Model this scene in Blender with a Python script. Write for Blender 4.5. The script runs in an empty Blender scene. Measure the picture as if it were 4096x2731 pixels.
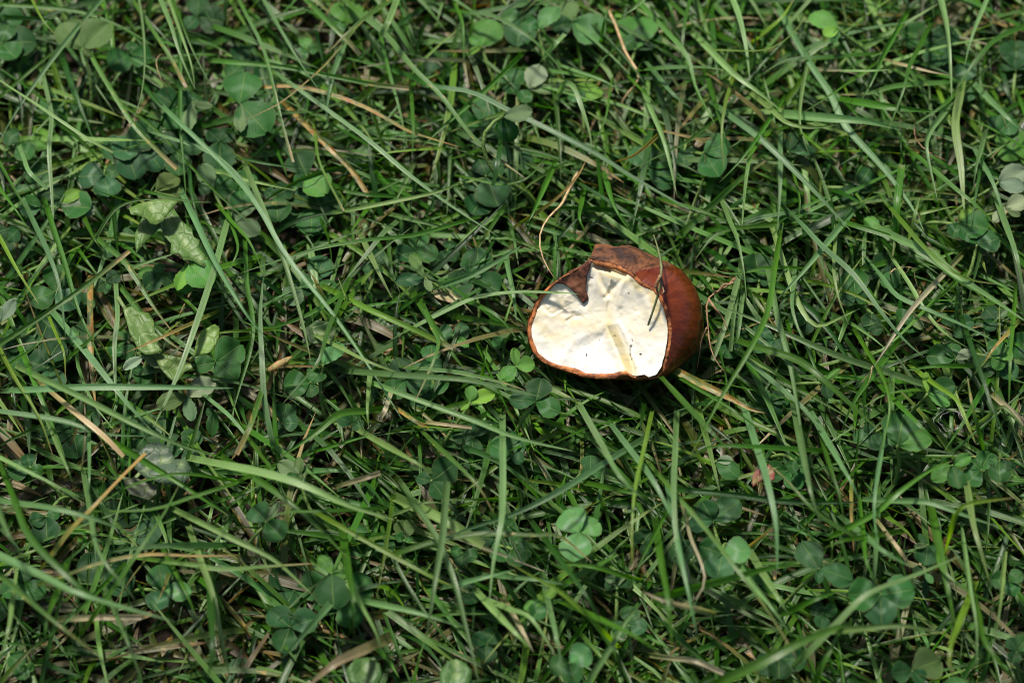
import bpy, math, random
import numpy as np
from mathutils import Vector
from mathutils.geometry import delaunay_2d_cdt

random.seed(7)
rng = np.random.default_rng(11)
sc = bpy.context.scene
col = sc.collection

# ------------------------------------------------------------------ camera
PITCH = math.radians(62.0)          # below the horizon
DIST = 0.62
LENS = 105.0
AIM = np.array([0.0, 0.0, 0.012])
RIGHT = np.array([1.0, 0.0, 0.0])
UP = np.array([0.0, math.sin(PITCH), math.cos(PITCH)])
TOCAM = np.array([0.0, -math.cos(PITCH), math.sin(PITCH)])
CAM = AIM + TOCAM * DIST
cam_d = bpy.data.cameras.new("camera")
cam = bpy.data.objects.new("camera", cam_d)
col.objects.link(cam)
cam.location = Vector(CAM)
cam.rotation_euler = Vector(-TOCAM).to_track_quat('-Z', 'Y').to_euler()
cam_d.lens = LENS
cam_d.sensor_width = 36.0
cam_d.clip_start = 0.01
cam_d.clip_end = 100.0
cam_d.dof.use_dof = True
cam_d.dof.focus_distance = DIST - 0.005
cam_d.dof.aperture_fstop = 12.0
sc.camera = cam

# ------------------------------------------------------------------ sky and sun
SUN_DIR = np.array([-0.24, 0.38, 0.86]); SUN_DIR /= np.linalg.norm(SUN_DIR)
world = bpy.data.worlds.new("World"); sc.world = world
world.use_nodes = True
wn = world.node_tree.nodes; wl = world.node_tree.links
wn.clear()
sky = wn.new("ShaderNodeTexSky"); sky.sky_type = 'NISHITA'; sky.sun_disc = False
sky.sun_elevation = math.asin(SUN_DIR[2])
sky.sun_rotation = math.atan2(SUN_DIR[0], SUN_DIR[1])
sky.dust_density = 2.5; sky.ozone_density = 0.6; sky.air_density = 0.9
bg = wn.new("ShaderNodeBackground"); bg.inputs[1].default_value = 0.08
wo = wn.new("ShaderNodeOutputWorld")
wl.new(sky.outputs[0], bg.inputs[0]); wl.new(bg.outputs[0], wo.inputs[0])
sun_d = bpy.data.lights.new("sun", 'SUN')
sun_d.energy = 5.0; sun_d.angle = math.radians(7.0); sun_d.color = (1.0, 0.93, 0.82)
sun = bpy.data.objects.new("sun", sun_d); col.objects.link(sun)
sun.rotation_euler = Vector(SUN_DIR).to_track_quat('Z', 'Y').to_euler()
sun.location = (-1, 1, 2)
sc.view_settings.view_transform = 'Standard'
sc.view_settings.look = 'None'
sc.view_settings.exposure = 0.45
sc.view_settings.gamma = 1.0
sc.render.engine = 'CYCLES'
sc.cycles.use_denoising = True
sc.cycles.filter_width = 1.0
sc.cycles.max_bounces = 8
sc.cycles.diffuse_bounces = 4
sc.cycles.glossy_bounces = 3
sc.cycles.transmission_bounces = 4
sc.cycles.caustics_reflective = False
sc.cycles.caustics_refractive = False

# ------------------------------------------------------------------ photo pixel -> point on a height
MPP = DIST * 36.0 / LENS / 4096 * 1e-0      # metres for each photo pixel at the focus distance
CROPS = {'A': (0, 0, .5952), 'B': (1350, 0, .5952), 'C': (2700, 0, .5935),
         'D': (0, 900, .5952), 'E': (1000, 900, .5952), 'F': (2700, 900, .5935),
         'G': (0, 1800, .5952), 'H': (1350, 1800, .5952), 'I': (2700, 1800, .5938),
         'K': (2000, 880, .4847), 'Z': (0, 0, 1.7415)}

def src(c, x, y):
    ox, oy, s = CROPS[c]
    return ox + x * s, oy + y * s

def ray(px, py):
    d = RIGHT * ((px - 2048) / 4096 * 36) + UP * ((1365.5 - py) / 4096 * 36) - TOCAM * LENS
    return d / np.linalg.norm(d)

def at(px, py, z):
    d = ray(px, py)
    return CAM + d * ((z - CAM[2]) / d[2])

# ------------------------------------------------------------------ numpy noise
def _hash(i, j, k):
    n = (i * 374761393 + j * 668265263 + k * 2147483647 * 3 + 1013904223) & 0xffffffff
    n = ((n ^ (n >> 13)) * 1274126177) & 0xffffffff
    return ((n ^ (n >> 16)) & 0xffff) / 65535.0

def vnoise(x, y, k=0):
    x = np.asarray(x, float); y = np.asarray(y, float)
    i = np.floor(x).astype(np.int64); j = np.floor(y).astype(np.int64)
    fx = x - i; fy = y - j
    fx = fx * fx * (3 - 2 * fx); fy = fy * fy * (3 - 2 * fy)
    a = _hash(i, j, k); b = _hash(i + 1, j, k); c = _hash(i, j + 1, k); d = _hash(i + 1, j + 1, k)
    return (a + (b - a) * fx) * (1 - fy) + (c + (d - c) * fx) * fy

def fbm(x, y, k=0, o=4):
    s = 0; a = .5; t = 0
    for q in range(o):
        s = s + a * vnoise(x * 2 ** q, y * 2 ** q, k + q * 17); t += a; a *= .5
    return s / t - .5

def sstep(a, b, x):
    t = np.clip((x - a) / (b - a), 0, 1)
    return t * t * (3 - 2 * t)

def seg_dist(x, y, pl):
    """distance to a polyline, signed by the side (positive to the right while walking, y down)"""
    best = np.full(np.shape(x), 1e9); sgn = np.zeros(np.shape(x))
    for (x0, y0), (x1, y1) in zip(pl[:-1], pl[1:]):
        dx, dy = x1 - x0, y1 - y0
        t = np.clip(((x - x0) * dx + (y - y0) * dy) / (dx * dx + dy * dy), 0, 1)
        d = np.hypot(x - x0 - t * dx, y - y0 - t * dy)
        s = np.sign(dx * (y - y0) - dy * (x - x0))
        m = d < best
        best = np.where(m, d, best); sgn = np.where(m, s, sgn)
    return best, sgn

def inside(x, y, poly):
    x = np.asarray(x, float); y = np.asarray(y, float)
    r = np.zeros(x.shape, bool)
    n = len(poly)
    for a in range(n):
        x0, y0 = poly[a]; x1, y1 = poly[(a + 1) % n]
        if y0 == y1: continue
        c = ((y0 > y) != (y1 > y)) & (x < (x1 - x0) * (y - y0) / (y1 - y0) + x0)
        r ^= c
    return r

# ------------------------------------------------------------------ materials
def new_mat(name):
    m = bpy.data.materials.new(name); m.use_nodes = True
    nt = m.node_tree; nt.nodes.clear()
    return m, nt.nodes, nt.links

class N:
    """small helper for node graphs"""
    def __init__(s, nodes, links): s.n = nodes; s.l = links
    def node(s, t, **kw):
        o = s.n.new(t)
        for k, v in kw.items(): setattr(o, k, v)
        return o
    def put(s, inp, v):
        if hasattr(v, 'is_linked') or isinstance(v, bpy.types.NodeSocket): s.l.new(v, inp)
        else: inp.default_value = v
    def math(s, op, a, b=0.0, clamp=False):
        o = s.node("ShaderNodeMath", operation=op); o.use_clamp = clamp
        s.put(o.inputs[0], a); s.put(o.inputs[1], b); return o.outputs[0]
    def mix(s, f, a, b, mode='MIX'):
        o = s.node("ShaderNodeMix", data_type='RGBA', blend_type=mode)
        s.put(o.inputs[0], f); s.put(o.inputs[6], a); s.put(o.inputs[7], b); return o.outputs[2]
    def attr(s, name, out='Fac'):
        o = s.node("ShaderNodeAttribute"); o.attribute_name = name; return o.outputs[out]
    def noise(s, scale, detail=3, rough=.55, vec=None):
        o = s.node("ShaderNodeTexNoise"); o.inputs['Scale'].default_value = scale
        o.inputs['Detail'].default_value = detail; o.inputs['Roughness'].default_value = rough
        if vec is not None: s.l.new(vec, o.inputs['Vector'])
        return o.outputs['Fac']
    def ramp(s, v, lo, hi):
        o = s.node("ShaderNodeMapRange"); o.interpolation_type = 'SMOOTHSTEP'
        s.put(o.inputs[0], v); o.inputs[1].default_value = lo; o.inputs[2].default_value = hi
        return o.outputs[0]
    def uv(s):
        o = s.node("ShaderNodeUVMap"); sep = s.node("ShaderNodeSeparateXYZ")
        s.l.new(o.outputs[0], sep.inputs[0]); return sep.outputs[0], sep.outputs[1], o.outputs[0]
    def bump(s, h, strength, dist):
        o = s.node("ShaderNodeBump"); o.inputs['Strength'].default_value = strength
        o.inputs['Distance'].default_value = dist; s.l.new(h, o.inputs['Height']); return o.outputs[0]

def finish_leaf(g, colour, rough, spec, trans, normal=None, tcol=None, coat=0.0):
    p = g.node("ShaderNodeBsdfPrincipled")
    g.put(p.inputs['Base Color'], colour); g.put(p.inputs['Roughness'], rough)
    g.put(p.inputs['Specular IOR Level'], spec)
    p.inputs['Coat Weight'].default_value = coat
    tr = g.node("ShaderNodeBsdfTranslucent"); g.put(tr.inputs['Color'], tcol if tcol is not None else colour)
    if normal is not None:
        g.l.new(normal, p.inputs['Normal'])
    mx = g.node("ShaderNodeMixShader"); g.put(mx.inputs[0], trans)
    g.l.new(p.outputs[0], mx.inputs[1]); g.l.new(tr.outputs[0], mx.inputs[2])
    out = g.node("ShaderNodeOutputMaterial"); g.l.new(mx.outputs[0], out.inputs[0])

def grass_material():
    m, n, l = new_mat("grass_blade"); g = N(n, l)
    tint = g.attr("tint", 'Color'); rust = g.attr("rust")
    u, v, uv = g.uv()
    # long parallel veins
    s1 = g.math('SINE', g.math('MULTIPLY', u, 44.0))
    s2 = g.math('SINE', g.math('MULTIPLY', u, 81.0))
    veins = g.math('ADD', g.math('MULTIPLY', s1, .5), g.math('MULTIPLY', s2, .25))
    geo = g.node("ShaderNodeNewGeometry")
    pos = geo.outputs['Position']
    fine = g.noise(2600, 2, .6, pos)
    broad = g.noise(160, 3, .6, pos)
    f = g.math('ADD', g.math('MULTIPLY', veins, .24), g.math('MULTIPLY', g.math('SUBTRACT', broad, .5), .55))
    f = g.math('ADD', f, g.math('MULTIPLY', g.math('SUBTRACT', fine, .5), .25))
    f = g.math('ADD', f, 1.0)
    sc_ = g.node("ShaderNodeVectorMath", operation='SCALE'); g.l.new(tint, sc_.inputs[0]); g.l.new(f, sc_.inputs[3])
    c = sc_.outputs[0]
    groove = g.math('SUBTRACT', 1.0, g.ramp(g.math('ABSOLUTE', g.math('SUBTRACT', u, .5)), .01, .07))
    c = g.mix(g.math('MULTIPLY', groove, .45), c, (.035, .075, .016, 1))
    # rust: yellow patches, orange inside them, brown-black specks
    stretch = g.node("ShaderNodeVectorMath", operation='MULTIPLY'); g.l.new(uv, stretch.inputs[0])
    stretch.inputs[1].default_value = (0.9, 1.0, 1.0)
    addv = g.node("ShaderNodeVectorMath", operation='ADD'); g.l.new(stretch.outputs[0], addv.inputs[0])
    seedv = g.attr("seed", 'Vector'); g.l.new(seedv, addv.inputs[1])
    n1 = g.noise(1.7, 2, .5, addv.outputs[0])
    n2 = g.noise(4.5, 3, .6, addv.outputs[0])
    thr = g.math('SUBTRACT', .92, g.math('MULTIPLY', rust, .62))
    patch = g.math('MULTIPLY', g.math('SUBTRACT', n1, thr), 7.0, clamp=True)
    c = g.mix(patch, c, (.40, .30, .075, 1))
    patch2 = g.math('MULTIPLY', g.math('SUBTRACT', n1, g.math('ADD', thr, .10)), 8.0, clamp=True)
    c = g.mix(patch2, c, (.34, .150, .040, 1))
    speck = g.math('MULTIPLY', g.math('SUBTRACT', n2, g.math('SUBTRACT', .86, g.math('MULTIPLY', rust, .27))), 14.0, clamp=True)
    c = g.mix(speck, c, (.035, .018, .014, 1))
    nb = g.bump(veins, .35, .00012)
    rough = g.math('ADD', .25, g.math('MULTIPLY', fine, .22))
    tsat = g.node("ShaderNodeHueSaturation"); tsat.inputs['Saturation'].default_value = 1.25
    tsat.inputs['Value'].default_value = 1.7; g.l.new(c, tsat.inputs['Color'])
    finish_leaf(g, c, rough, .6, .40, nb, tsat.outputs[0])
    return m

def clover_material():
    m, n, l = new_mat("clover_leaf"); g = N(n, l)
    tint = g.attr("tint", 'Color'); mark = g.attr("mark"); under = g.attr("under")
    u, v, uv = g.uv()                       # u -1..1 across, v 0..1 along
    au = g.math('ABSOLUTE', u)
    q = g.math('SUBTRACT', g.math('MULTIPLY', v, 34.0), g.math('MULTIPLY', au, 16.0))
    vein = g.ramp(g.math('SINE', g.math('MULTIPLY', q, 2.2)), .55, 1.0)
    mid = g.math('SUBTRACT', 1.0, g.ramp(au, .0, .055))
    geo = g.node("ShaderNodeNewGeometry"); pos = geo.outputs['Position']
    broad = g.noise(260, 3, .6, pos); fine = g.noise(3000, 2, .6, pos)
    f = g.math('ADD', .62, g.math('MULTIPLY', broad, .65))
    f = g.math('ADD', f, g.math('MULTIPLY', fine, .18))
    sc_ = g.node("ShaderNodeVectorMath", operation='SCALE'); g.l.new(tint, sc_.inputs[0]); g.l.new(f, sc_.inputs[3])
    c = sc_.outputs[0]
    # pale chevron
    ch = g.math('ABSOLUTE', g.math('SUBTRACT', g.math('ADD', v, g.math('MULTIPLY', au, .28)), .55))
    ch = g.math('SUBTRACT', 1.0, g.ramp(ch, .02, .15))
    ch = g.math('MULTIPLY', g.math('MULTIPLY', ch, mark), g.ramp(broad, .35, .6))
    c = g.mix(ch, c, (.22, .33, .22, 1))
    c = g.mix(g.math('MULTIPLY', vein, g.math('ADD', .30, g.math('MULTIPLY', under, .25))), c, (.035, .06, .02, 1))
    c = g.mix(g.math('MULTIPLY', mid, .55), c, (.16, .25, .07, 1))
    edge = g.math('MULTIPLY', g.ramp(au, .88, 1.0), .35)
    c = g.mix(edge, c, (.10, .09, .04, 1))
    spot = g.ramp(g.noise(900, 2, .5, pos), .70, .76)
    c = g.mix(g.math('MULTIPLY', spot, .5), c, (.02, .02, .015, 1))
    h = g.math('ADD', g.math('MULTIPLY', vein, -.6), g.math('MULTIPLY', mid, -.8))
    nb = g.bump(g.math('ADD', h, g.math('MULTIPLY', broad, 1.2)), .4, .00025)
    tsat = g.node("ShaderNodeHueSaturation"); tsat.inputs['Saturation'].default_value = 1.3
    tsat.inputs['Value'].default_value = 1.5; g.l.new(c, tsat.inputs['Color'])
    finish_leaf(g, c, g.math('ADD', .46, g.math('MULTIPLY', broad, .2)), .17, .26, nb, tsat.outputs[0])
    return m

def weed_material():
    m, n, l = new_mat("weed_leaf"); g = N(n, l)
    tint = g.attr("tint", 'Color'); rib = g.attr("rib")
    geo = g.node("ShaderNodeNewGeometry"); pos = geo.outputs['Position']
    broad = g.noise(200, 4, .6, pos); vor = g.node("ShaderNodeTexVoronoi"); vor.feature = 'DISTANCE_TO_EDGE'
    vor.inputs['Scale'].default_value = 420; g.l.new(pos, vor.inputs['Vector'])
    net = g.math('SUBTRACT', 1.0, g.ramp(vor.outputs['Distance'], .0, .12))
    f = g.math('ADD', .8, g.math('MULTIPLY', broad, .4))
    sc_ = g.node("ShaderNodeVectorMath", operation='SCALE'); g.l.new(tint, sc_.inputs[0]); g.l.new(f, sc_.inputs[3])
    c = g.mix(g.math('MULTIPLY', net, .12), sc_.outputs[0], (.16, .24, .06, 1))
    c = g.mix(g.math('MULTIPLY', rib, .7), c, (.24, .33, .12, 1))
    spot = g.ramp(g.noise(1100, 2, .5, pos), .66, .72)
    c = g.mix(g.math('MULTIPLY', spot, g.attr("spots")), c, (.02, .02, .015, 1))
    nb = g.bump(g.math('ADD', broad, g.math('MULTIPLY', net, -.3)), .5, .0005)
    tsat = g.node("ShaderNodeHueSaturation"); tsat.inputs['Saturation'].default_value = 1.2
    tsat.inputs['Value'].default_value = 1.4; g.l.new(c, tsat.inputs['Color'])
    finish_leaf(g, c, .45, .3, .25, nb, tsat.outputs[0])
    return m

def simple_material(name, c1, c2, scale, rough=.7, bump=.4, bdist=.0003, spec=.4, detail=4, stretch=None):
    m, n, l = new_mat(name); g = N(n, l)
    co = g.node("ShaderNodeNewGeometry").outputs['Position']
    if stretch:
        mp = g.node("ShaderNodeVectorMath", operation='MULTIPLY'); g.l.new(co, mp.inputs[0])
        mp.inputs[1].default_value = stretch; co = mp.outputs[0]
    nz = g.noise(scale, detail, .6, co)
    c = g.mix(g.ramp(nz, .32, .68), c1 + (1,), c2 + (1,))
    p = g.node("ShaderNodeBsdfPrincipled"); g.l.new(c, p.inputs['Base Color'])
    p.inputs['Roughness'].default_value = rough; p.inputs['Specular IOR Level'].default_value = spec
    g.l.new(g.bump(nz, bump, bdist), p.inputs['Normal'])
    out = g.node("ShaderNodeOutputMaterial"); g.l.new(p.outputs[0], out.inputs[0])
    return m

def flesh_material():
    m, n, l = new_mat("chestnut_flesh"); g = N(n, l)
    tint = g.attr("tint", 'Color')
    pos = g.node("ShaderNodeNewGeometry").outputs['Position']
    n1 = g.noise(450, 4, .6, pos); n2 = g.noise(4200, 3, .6, pos)
    c = g.mix(g.math('MULTIPLY', g.ramp(n1, .5, .8), .35), tint, (.72, .58, .30, 1))
    speck = g.ramp(g.noise(1500, 1, .4, pos), .79, .83)
    c = g.mix(g.math('MULTIPLY', speck, .7), c, (.20, .09, .03, 1))
    p = g.node("ShaderNodeBsdfPrincipled"); g.l.new(c, p.inputs['Base Color'])
    p.inputs['Roughness'].default_value = .55; p.inputs['Specular IOR Level'].default_value = .3
    p.inputs['Subsurface Weight'].default_value = .25
    p.inputs['Subsurface Radius'].default_value = (1.0, .8, .5); p.inputs['Subsurface Scale'].default_value = .0006
    h = g.math('ADD', n1, g.math('MULTIPLY', n2, .5))
    g.l.new(g.bump(h, .3, .00012), p.inputs['Normal'])
    out = g.node("ShaderNodeOutputMaterial"); g.l.new(p.outputs[0], out.inputs[0])
    return m

def skin_material():
    m, n, l = new_mat("chestnut_skin"); g = N(n, l)
    pos = g.node("ShaderNodeNewGeometry").outputs['Position']
    u, v, uv = g.uv()
    mp = g.node("ShaderNodeVectorMath", operation='MULTIPLY'); g.l.new(uv, mp.inputs[0]); mp.inputs[1].default_value = (2.2, 9.0, 1)
    grain = g.noise(2.6, 5, .6, mp.outputs[0])
    cloud = g.noise(110, 3, .5, pos)
    c = g.mix(g.ramp(grain, .35, .7), (.060, .0085, .0026, 1), (.125, .021, .005, 1))
    c = g.mix(g.math('MULTIPLY', g.ramp(cloud, .45, .75), .45), c, (.20, .045, .009, 1))
    scuff = g.ramp(g.noise(900, 3, .7, pos), .68, .78)
    c = g.mix(g.math('MULTIPLY', scuff, .12), c, (.30, .17, .10, 1))
    p = g.node("ShaderNodeBsdfPrincipled"); g.l.new(c, p.inputs['Base Color'])
    g.put(p.inputs['Roughness'], g.math('ADD', .22, g.math('MULTIPLY', scuff, .25)))
    p.inputs['Specular IOR Level'].default_value = .45
    g.l.new(g.bump(grain, .05, .0002), p.inputs['Normal'])
    out = g.node("ShaderNodeOutputMaterial"); g.l.new(p.outputs[0], out.inputs[0])
    return m

M = {}
M['grass'] = grass_material()
M['clover'] = clover_material()
M['weed'] = weed_material()
M['flesh'] = flesh_material()
M['skin'] = skin_material()
M['scar'] = simple_material("chestnut_scar", (.022, .010, .008), (.170, .066, .026), 240, .7, .9, .0006, .25, 6, (1.0, 1.6, 3.2))
M['rim'] = simple_material("chestnut_torn_edge", (.12, .034, .012), (.44, .16, .05), 620, .8, .8, .0003)
M['flap'] = simple_material("chestnut_flap", (.035, .010, .006), (.165, .066, .036), 520, .6, .8, .0004, .3)
M['speck'] = simple_material("dark_speck", (.03, .015, .01), (.10, .04, .02), 900, .8)
M['crack'] = simple_material("crack_lining", (.10, .08, .02), (.22, .17, .05), 900, .8)
M['soil'] = simple_material("soil", (.006, .0045, .003), (.026, .017, .011), 180, .95, .9, .002)
M['root'] = simple_material("dry_root", (.12, .06, .03), (.33, .20, .11), 700, .8, .6, .0002)
M['straw'] = simple_material("dry_straw_stem", (.26, .17, .08), (.48, .36, .19), 500, .7, .5, .0002)
M['hair'] = simple_material("pale_hair", (.5, .48, .44), (.62, .6, .56), 400, .5)
M['red_leaf'] = simple_material("red_scrap", (.17, .055, .045), (.30, .13, .09), 600, .7, .6, .0003)

# ------------------------------------------------------------------ mesh helpers
def mesh_obj(name, verts, faces, mat, parent=None, origin=None, smooth=True, uv=None, attrs=None):
    verts = np.asarray(verts, float)
    if origin is not None: verts = verts - np.asarray(origin)
    me = bpy.data.meshes.new(name)
    me.from_pydata(verts.tolist(), [], [list(map(int, f)) for f in faces])
    finish_mesh(me, mat, smooth, uv, attrs)
    o = bpy.data.objects.new(name, me); col.objects.link(o)
    if parent is not None: o.parent = parent
    elif origin is not None: o.location = Vector(origin)
    return o

def finish_mesh(me, mat, smooth=True, uv=None, attrs=None):
    if smooth: me.polygons.foreach_set('use_smooth', np.ones(len(me.polygons), bool))
    if uv is not None:
        uv = np.asarray(uv, np.float32)
        lay = me.uv_layers.new(name='UVMap')
        li = np.empty(len(me.loops), np.int32); me.loops.foreach_get('vertex_index', li)
        lay.data.foreach_set('uv', uv[li].ravel())
    for k, a in (attrs or {}).items():
        a = np.asarray(a, np.float32)
        if a.ndim == 1:
            at_ = me.attributes.new(k, 'FLOAT', 'POINT'); at_.data.foreach_set('value', a)
        elif a.shape[1] == 3 and k == 'seed':
            at_ = me.attributes.new(k, 'FLOAT_VECTOR', 'POINT'); at_.data.foreach_set('vector', a.ravel())
        else:
            if a.shape[1] == 3: a = np.concatenate([a, np.ones((len(a), 1), np.float32)], 1)
            at_ = me.attributes.new(k, 'FLOAT_COLOR', 'POINT'); at_.data.foreach_set('color', a.ravel())
    me.materials.append(mat)
    me.update()

def big_mesh(name, verts, quads, mat, uv, attrs):
    me = bpy.data.meshes.new(name)
    nv = len(verts); nf = len(quads)
    me.vertices.add(nv); me.vertices.foreach_set('co', np.asarray(verts, np.float32).ravel())
    me.loops.add(nf * 4); me.polygons.add(nf)
    me.loops.foreach_set('vertex_index', np.asarray(quads, np.int32).ravel())
    me.polygons.foreach_set('loop_start', np.arange(0, nf * 4, 4, dtype=np.int32))
    me.polygons.foreach_set('loop_total', np.full(nf, 4, np.int32))
    me.update(calc_edges=True)
    finish_mesh(me, mat, True, uv, attrs)
    o = bpy.data.objects.new(name, me); col.objects.link(o)
    return o

def tag(o, label=None, cat=None, group=None, kind=None):
    if label: o['label'] = label
    if cat: o['category'] = cat
    if group: o['group'] = group
    if kind: o['kind'] = kind
    return o

def empty(name, loc):
    o = bpy.data.objects.new(name, None); col.objects.link(o)
    o.location = Vector(loc); o.empty_display_size = .004
    return o

def spline(pts, n):
    """Catmull-Rom through pts, n samples evenly along the length"""
    P = np.asarray(pts, float)
    if len(P) == 2:
        P = np.array([P[0], (P[0] + P[1]) / 2, P[1]])
    ext = np.vstack([2 * P[0] - P[1], P, 2 * P[-1] - P[-2]])
    out = []
    for i in range(len(P) - 1):
        p0, p1, p2, p3 = ext[i:i + 4]
        for t in np.linspace(0, 1, 12, endpoint=False):
            out.append(.5 * (2 * p1 + (p2 - p0) * t + (2 * p0 - 5 * p1 + 4 * p2 - p3) * t * t + (3 * p1 - p0 - 3 * p2 + p3) * t ** 3))
    out.append(P[-1]); out = np.array(out)
    s = np.concatenate([[0], np.cumsum(np.linalg.norm(np.diff(out, axis=0), axis=1))])
    q = np.linspace(0, s[-1], n)
    return np.stack([np.interp(q, s, out[:, k]) for k in range(3)], 1), s[-1]

def norm(a):
    return a / np.maximum(np.linalg.norm(a, axis=-1, keepdims=True), 1e-12)

def tube(pts, radii, sides=7, n=24, rough=0.0):
    P, L = spline(pts, n)
    R = np.interp(np.linspace(0, 1, n), np.linspace(0, 1, len(radii)), radii)
    T = norm(np.gradient(P, axis=0))
    ref = np.array([.31, .17, .93])
    A = norm(np.cross(T, ref)); B = np.cross(T, A)
    V = []; F = []
    for i in range(n):
        for k in range(sides):
            a = 2 * math.pi * k / sides
            r = R[i] * (1 + rough * (random.random() - .5))
            V.append(P[i] + (A[i] * math.cos(a) + B[i] * math.sin(a)) * r)
    for i in range(n - 1):
        for k in range(sides):
            a = i * sides + k; b = i * sides + (k + 1) % sides
            F.append((a, b, b + sides, a + sides))
    F.append(tuple(range(sides))[::-1]); F.append(tuple((n - 1) * sides + k for k in range(sides)))
    return V, F

# ------------------------------------------------------------------ ground
def build_ground():
    n = 61
    g = np.linspace(-1, 1, n); g = np.sign(g) * np.abs(g) ** 3 * 30.0
    X, Y = np.meshgrid(g, g)
    near = np.exp(-(X ** 2 + Y ** 2) / .3 ** 2)
    Zg = -0.002 + fbm(X * 40, Y * 40, 5) * .003 * near - .002 * near
    V = np.stack([X.ravel(), Y.ravel(), Zg.ravel()], 1)
    F = [(j * n + i, j * n + i + 1, (j + 1) * n + i + 1, (j + 1) * n + i) for j in range(n - 1) for i in range(n - 1)]
    o = mesh_obj("ground", V, F, M['soil'])
    tag(o, kind='structure')
build_ground()

# ------------------------------------------------------------------ the chestnut
KMM = .4847 * MPP * 1000.0                    # one pixel of the close crop in millimetres
KC = (880.0, 800.0)                           # middle of the broken face in that crop
_ray0 = ray(*src('K', *KC))
_zc = 0.0185
CC = at(*src('K', *KC), _zc)                  # middle of the broken face in the scene
RAYC = -_ray0                                 # towards the camera from there
NUTR = RIGHT - RAYC * RIGHT.dot(RAYC); NUTR /= np.linalg.norm(NUTR)
NUTU = np.cross(RAYC, NUTR)

def nut(x, y, w):
    """x, y in the crop, w millimetres towards the camera -> scene points"""
    x = np.asarray(x, float); y = np.asarray(y, float); w = np.asarray(w, float)
    u = (x - KC[0]) * KMM * .001; v = (KC[1] - y) * KMM * .001
    persp = 1 - (w * .001) / DIST
    return CC + (u * persp)[..., None] * NUTR + (v * persp)[..., None] * NUTU + (w * .001)[..., None] * RAYC

FLESH = [(760, 350), (800, 372), (860, 385), (950, 405), (1030, 440), (1095, 478), (1140, 535), (1200, 565), (1260, 585), (1300, 640),
         (1340, 720), (1370, 820), (1378, 920), (1370, 1020), (1350, 1120), (1322, 1220), (1285, 1272), (1225, 1290), (1190, 1268),
         (1120, 1285), (1090, 1275), (1040, 1247), (940, 1280), (800, 1285), (700, 1272), (620, 1238), (480, 1200), (380, 1160),
         (310, 1100), (270, 1010), (250, 920), (254, 850), (288, 790), (302, 720), (340, 640), (400, 570), (450, 520), (520, 480),
         (600, 435), (670, 400), (720, 370)]
SILH = [(757, 275), (785, 212), (850, 206), (950, 222), (1060, 216), (1180, 262), (1300, 318), (1420, 368), (1500, 420), (1570, 500),
        (1622, 590), (1657, 700), (1676, 820), (1672, 920), (1650, 1010), (1605, 1090), (1545, 1150), (1475, 1212), (1400, 1262),
        (1320, 1300), (1250, 1312), (1110, 1326), (1000, 1315), (800, 1312), (650, 1290), (500, 1242), (400, 1202), (325, 1150),
        (265, 1080), (236, 1000), (226, 920), (232, 840), (252, 780), (272, 740), (290, 690), (330, 620), (400, 548), (480, 488),
        (560, 438), (640, 396), (700, 362), (742, 325)]
SCAR = [(735, 335), (752, 270), (770, 170), (950, 150), (1300, 180), (1560, 300), (1440, 368), (1370, 388), (1280, 392), (1180, 407),
        (1118, 428), (1108, 500), (1050, 470), (950, 412), (850, 385), (780, 372)]

def radial(poly, ang):
    cx, cy = KC
    P = np.array(poly, float)
    a = np.arctan2(cy - P[:, 1], P[:, 0] - cx); r = np.hypot(P[:, 0] - cx, cy - P[:, 1])
    o = np.argsort(a); a = a[o]; r = r[o]
    # points along straight outline edges, so that the sampled radius follows them
    A = np.concatenate([a - 2 * np.pi, a, a + 2 * np.pi]); R = np.concatenate([r, r, r])
    X = R * np.cos(A); Y = R * np.sin(A)
    aa = []; rr = []
    for i in range(len(A) - 1):
        for t in np.linspace(0, 1, 8, endpoint=False):
            x = X[i] + (X[i + 1] - X[i]) * t; y = Y[i] + (Y[i + 1] - Y[i]) * t
            aa.append(A[i] + (A[i + 1] - A[i]) * t); rr.append(math.hypot(x, y))
    res = np.interp(ang, aa, rr)
    return res

def rim_w(x, y):
    u = (x - KC[0]) * KMM; v = (KC[1] - y) * KMM
    return 2.2 + .33 * u + .16 * v + .006 * (u * u * .6) * np.sign(u)

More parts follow.
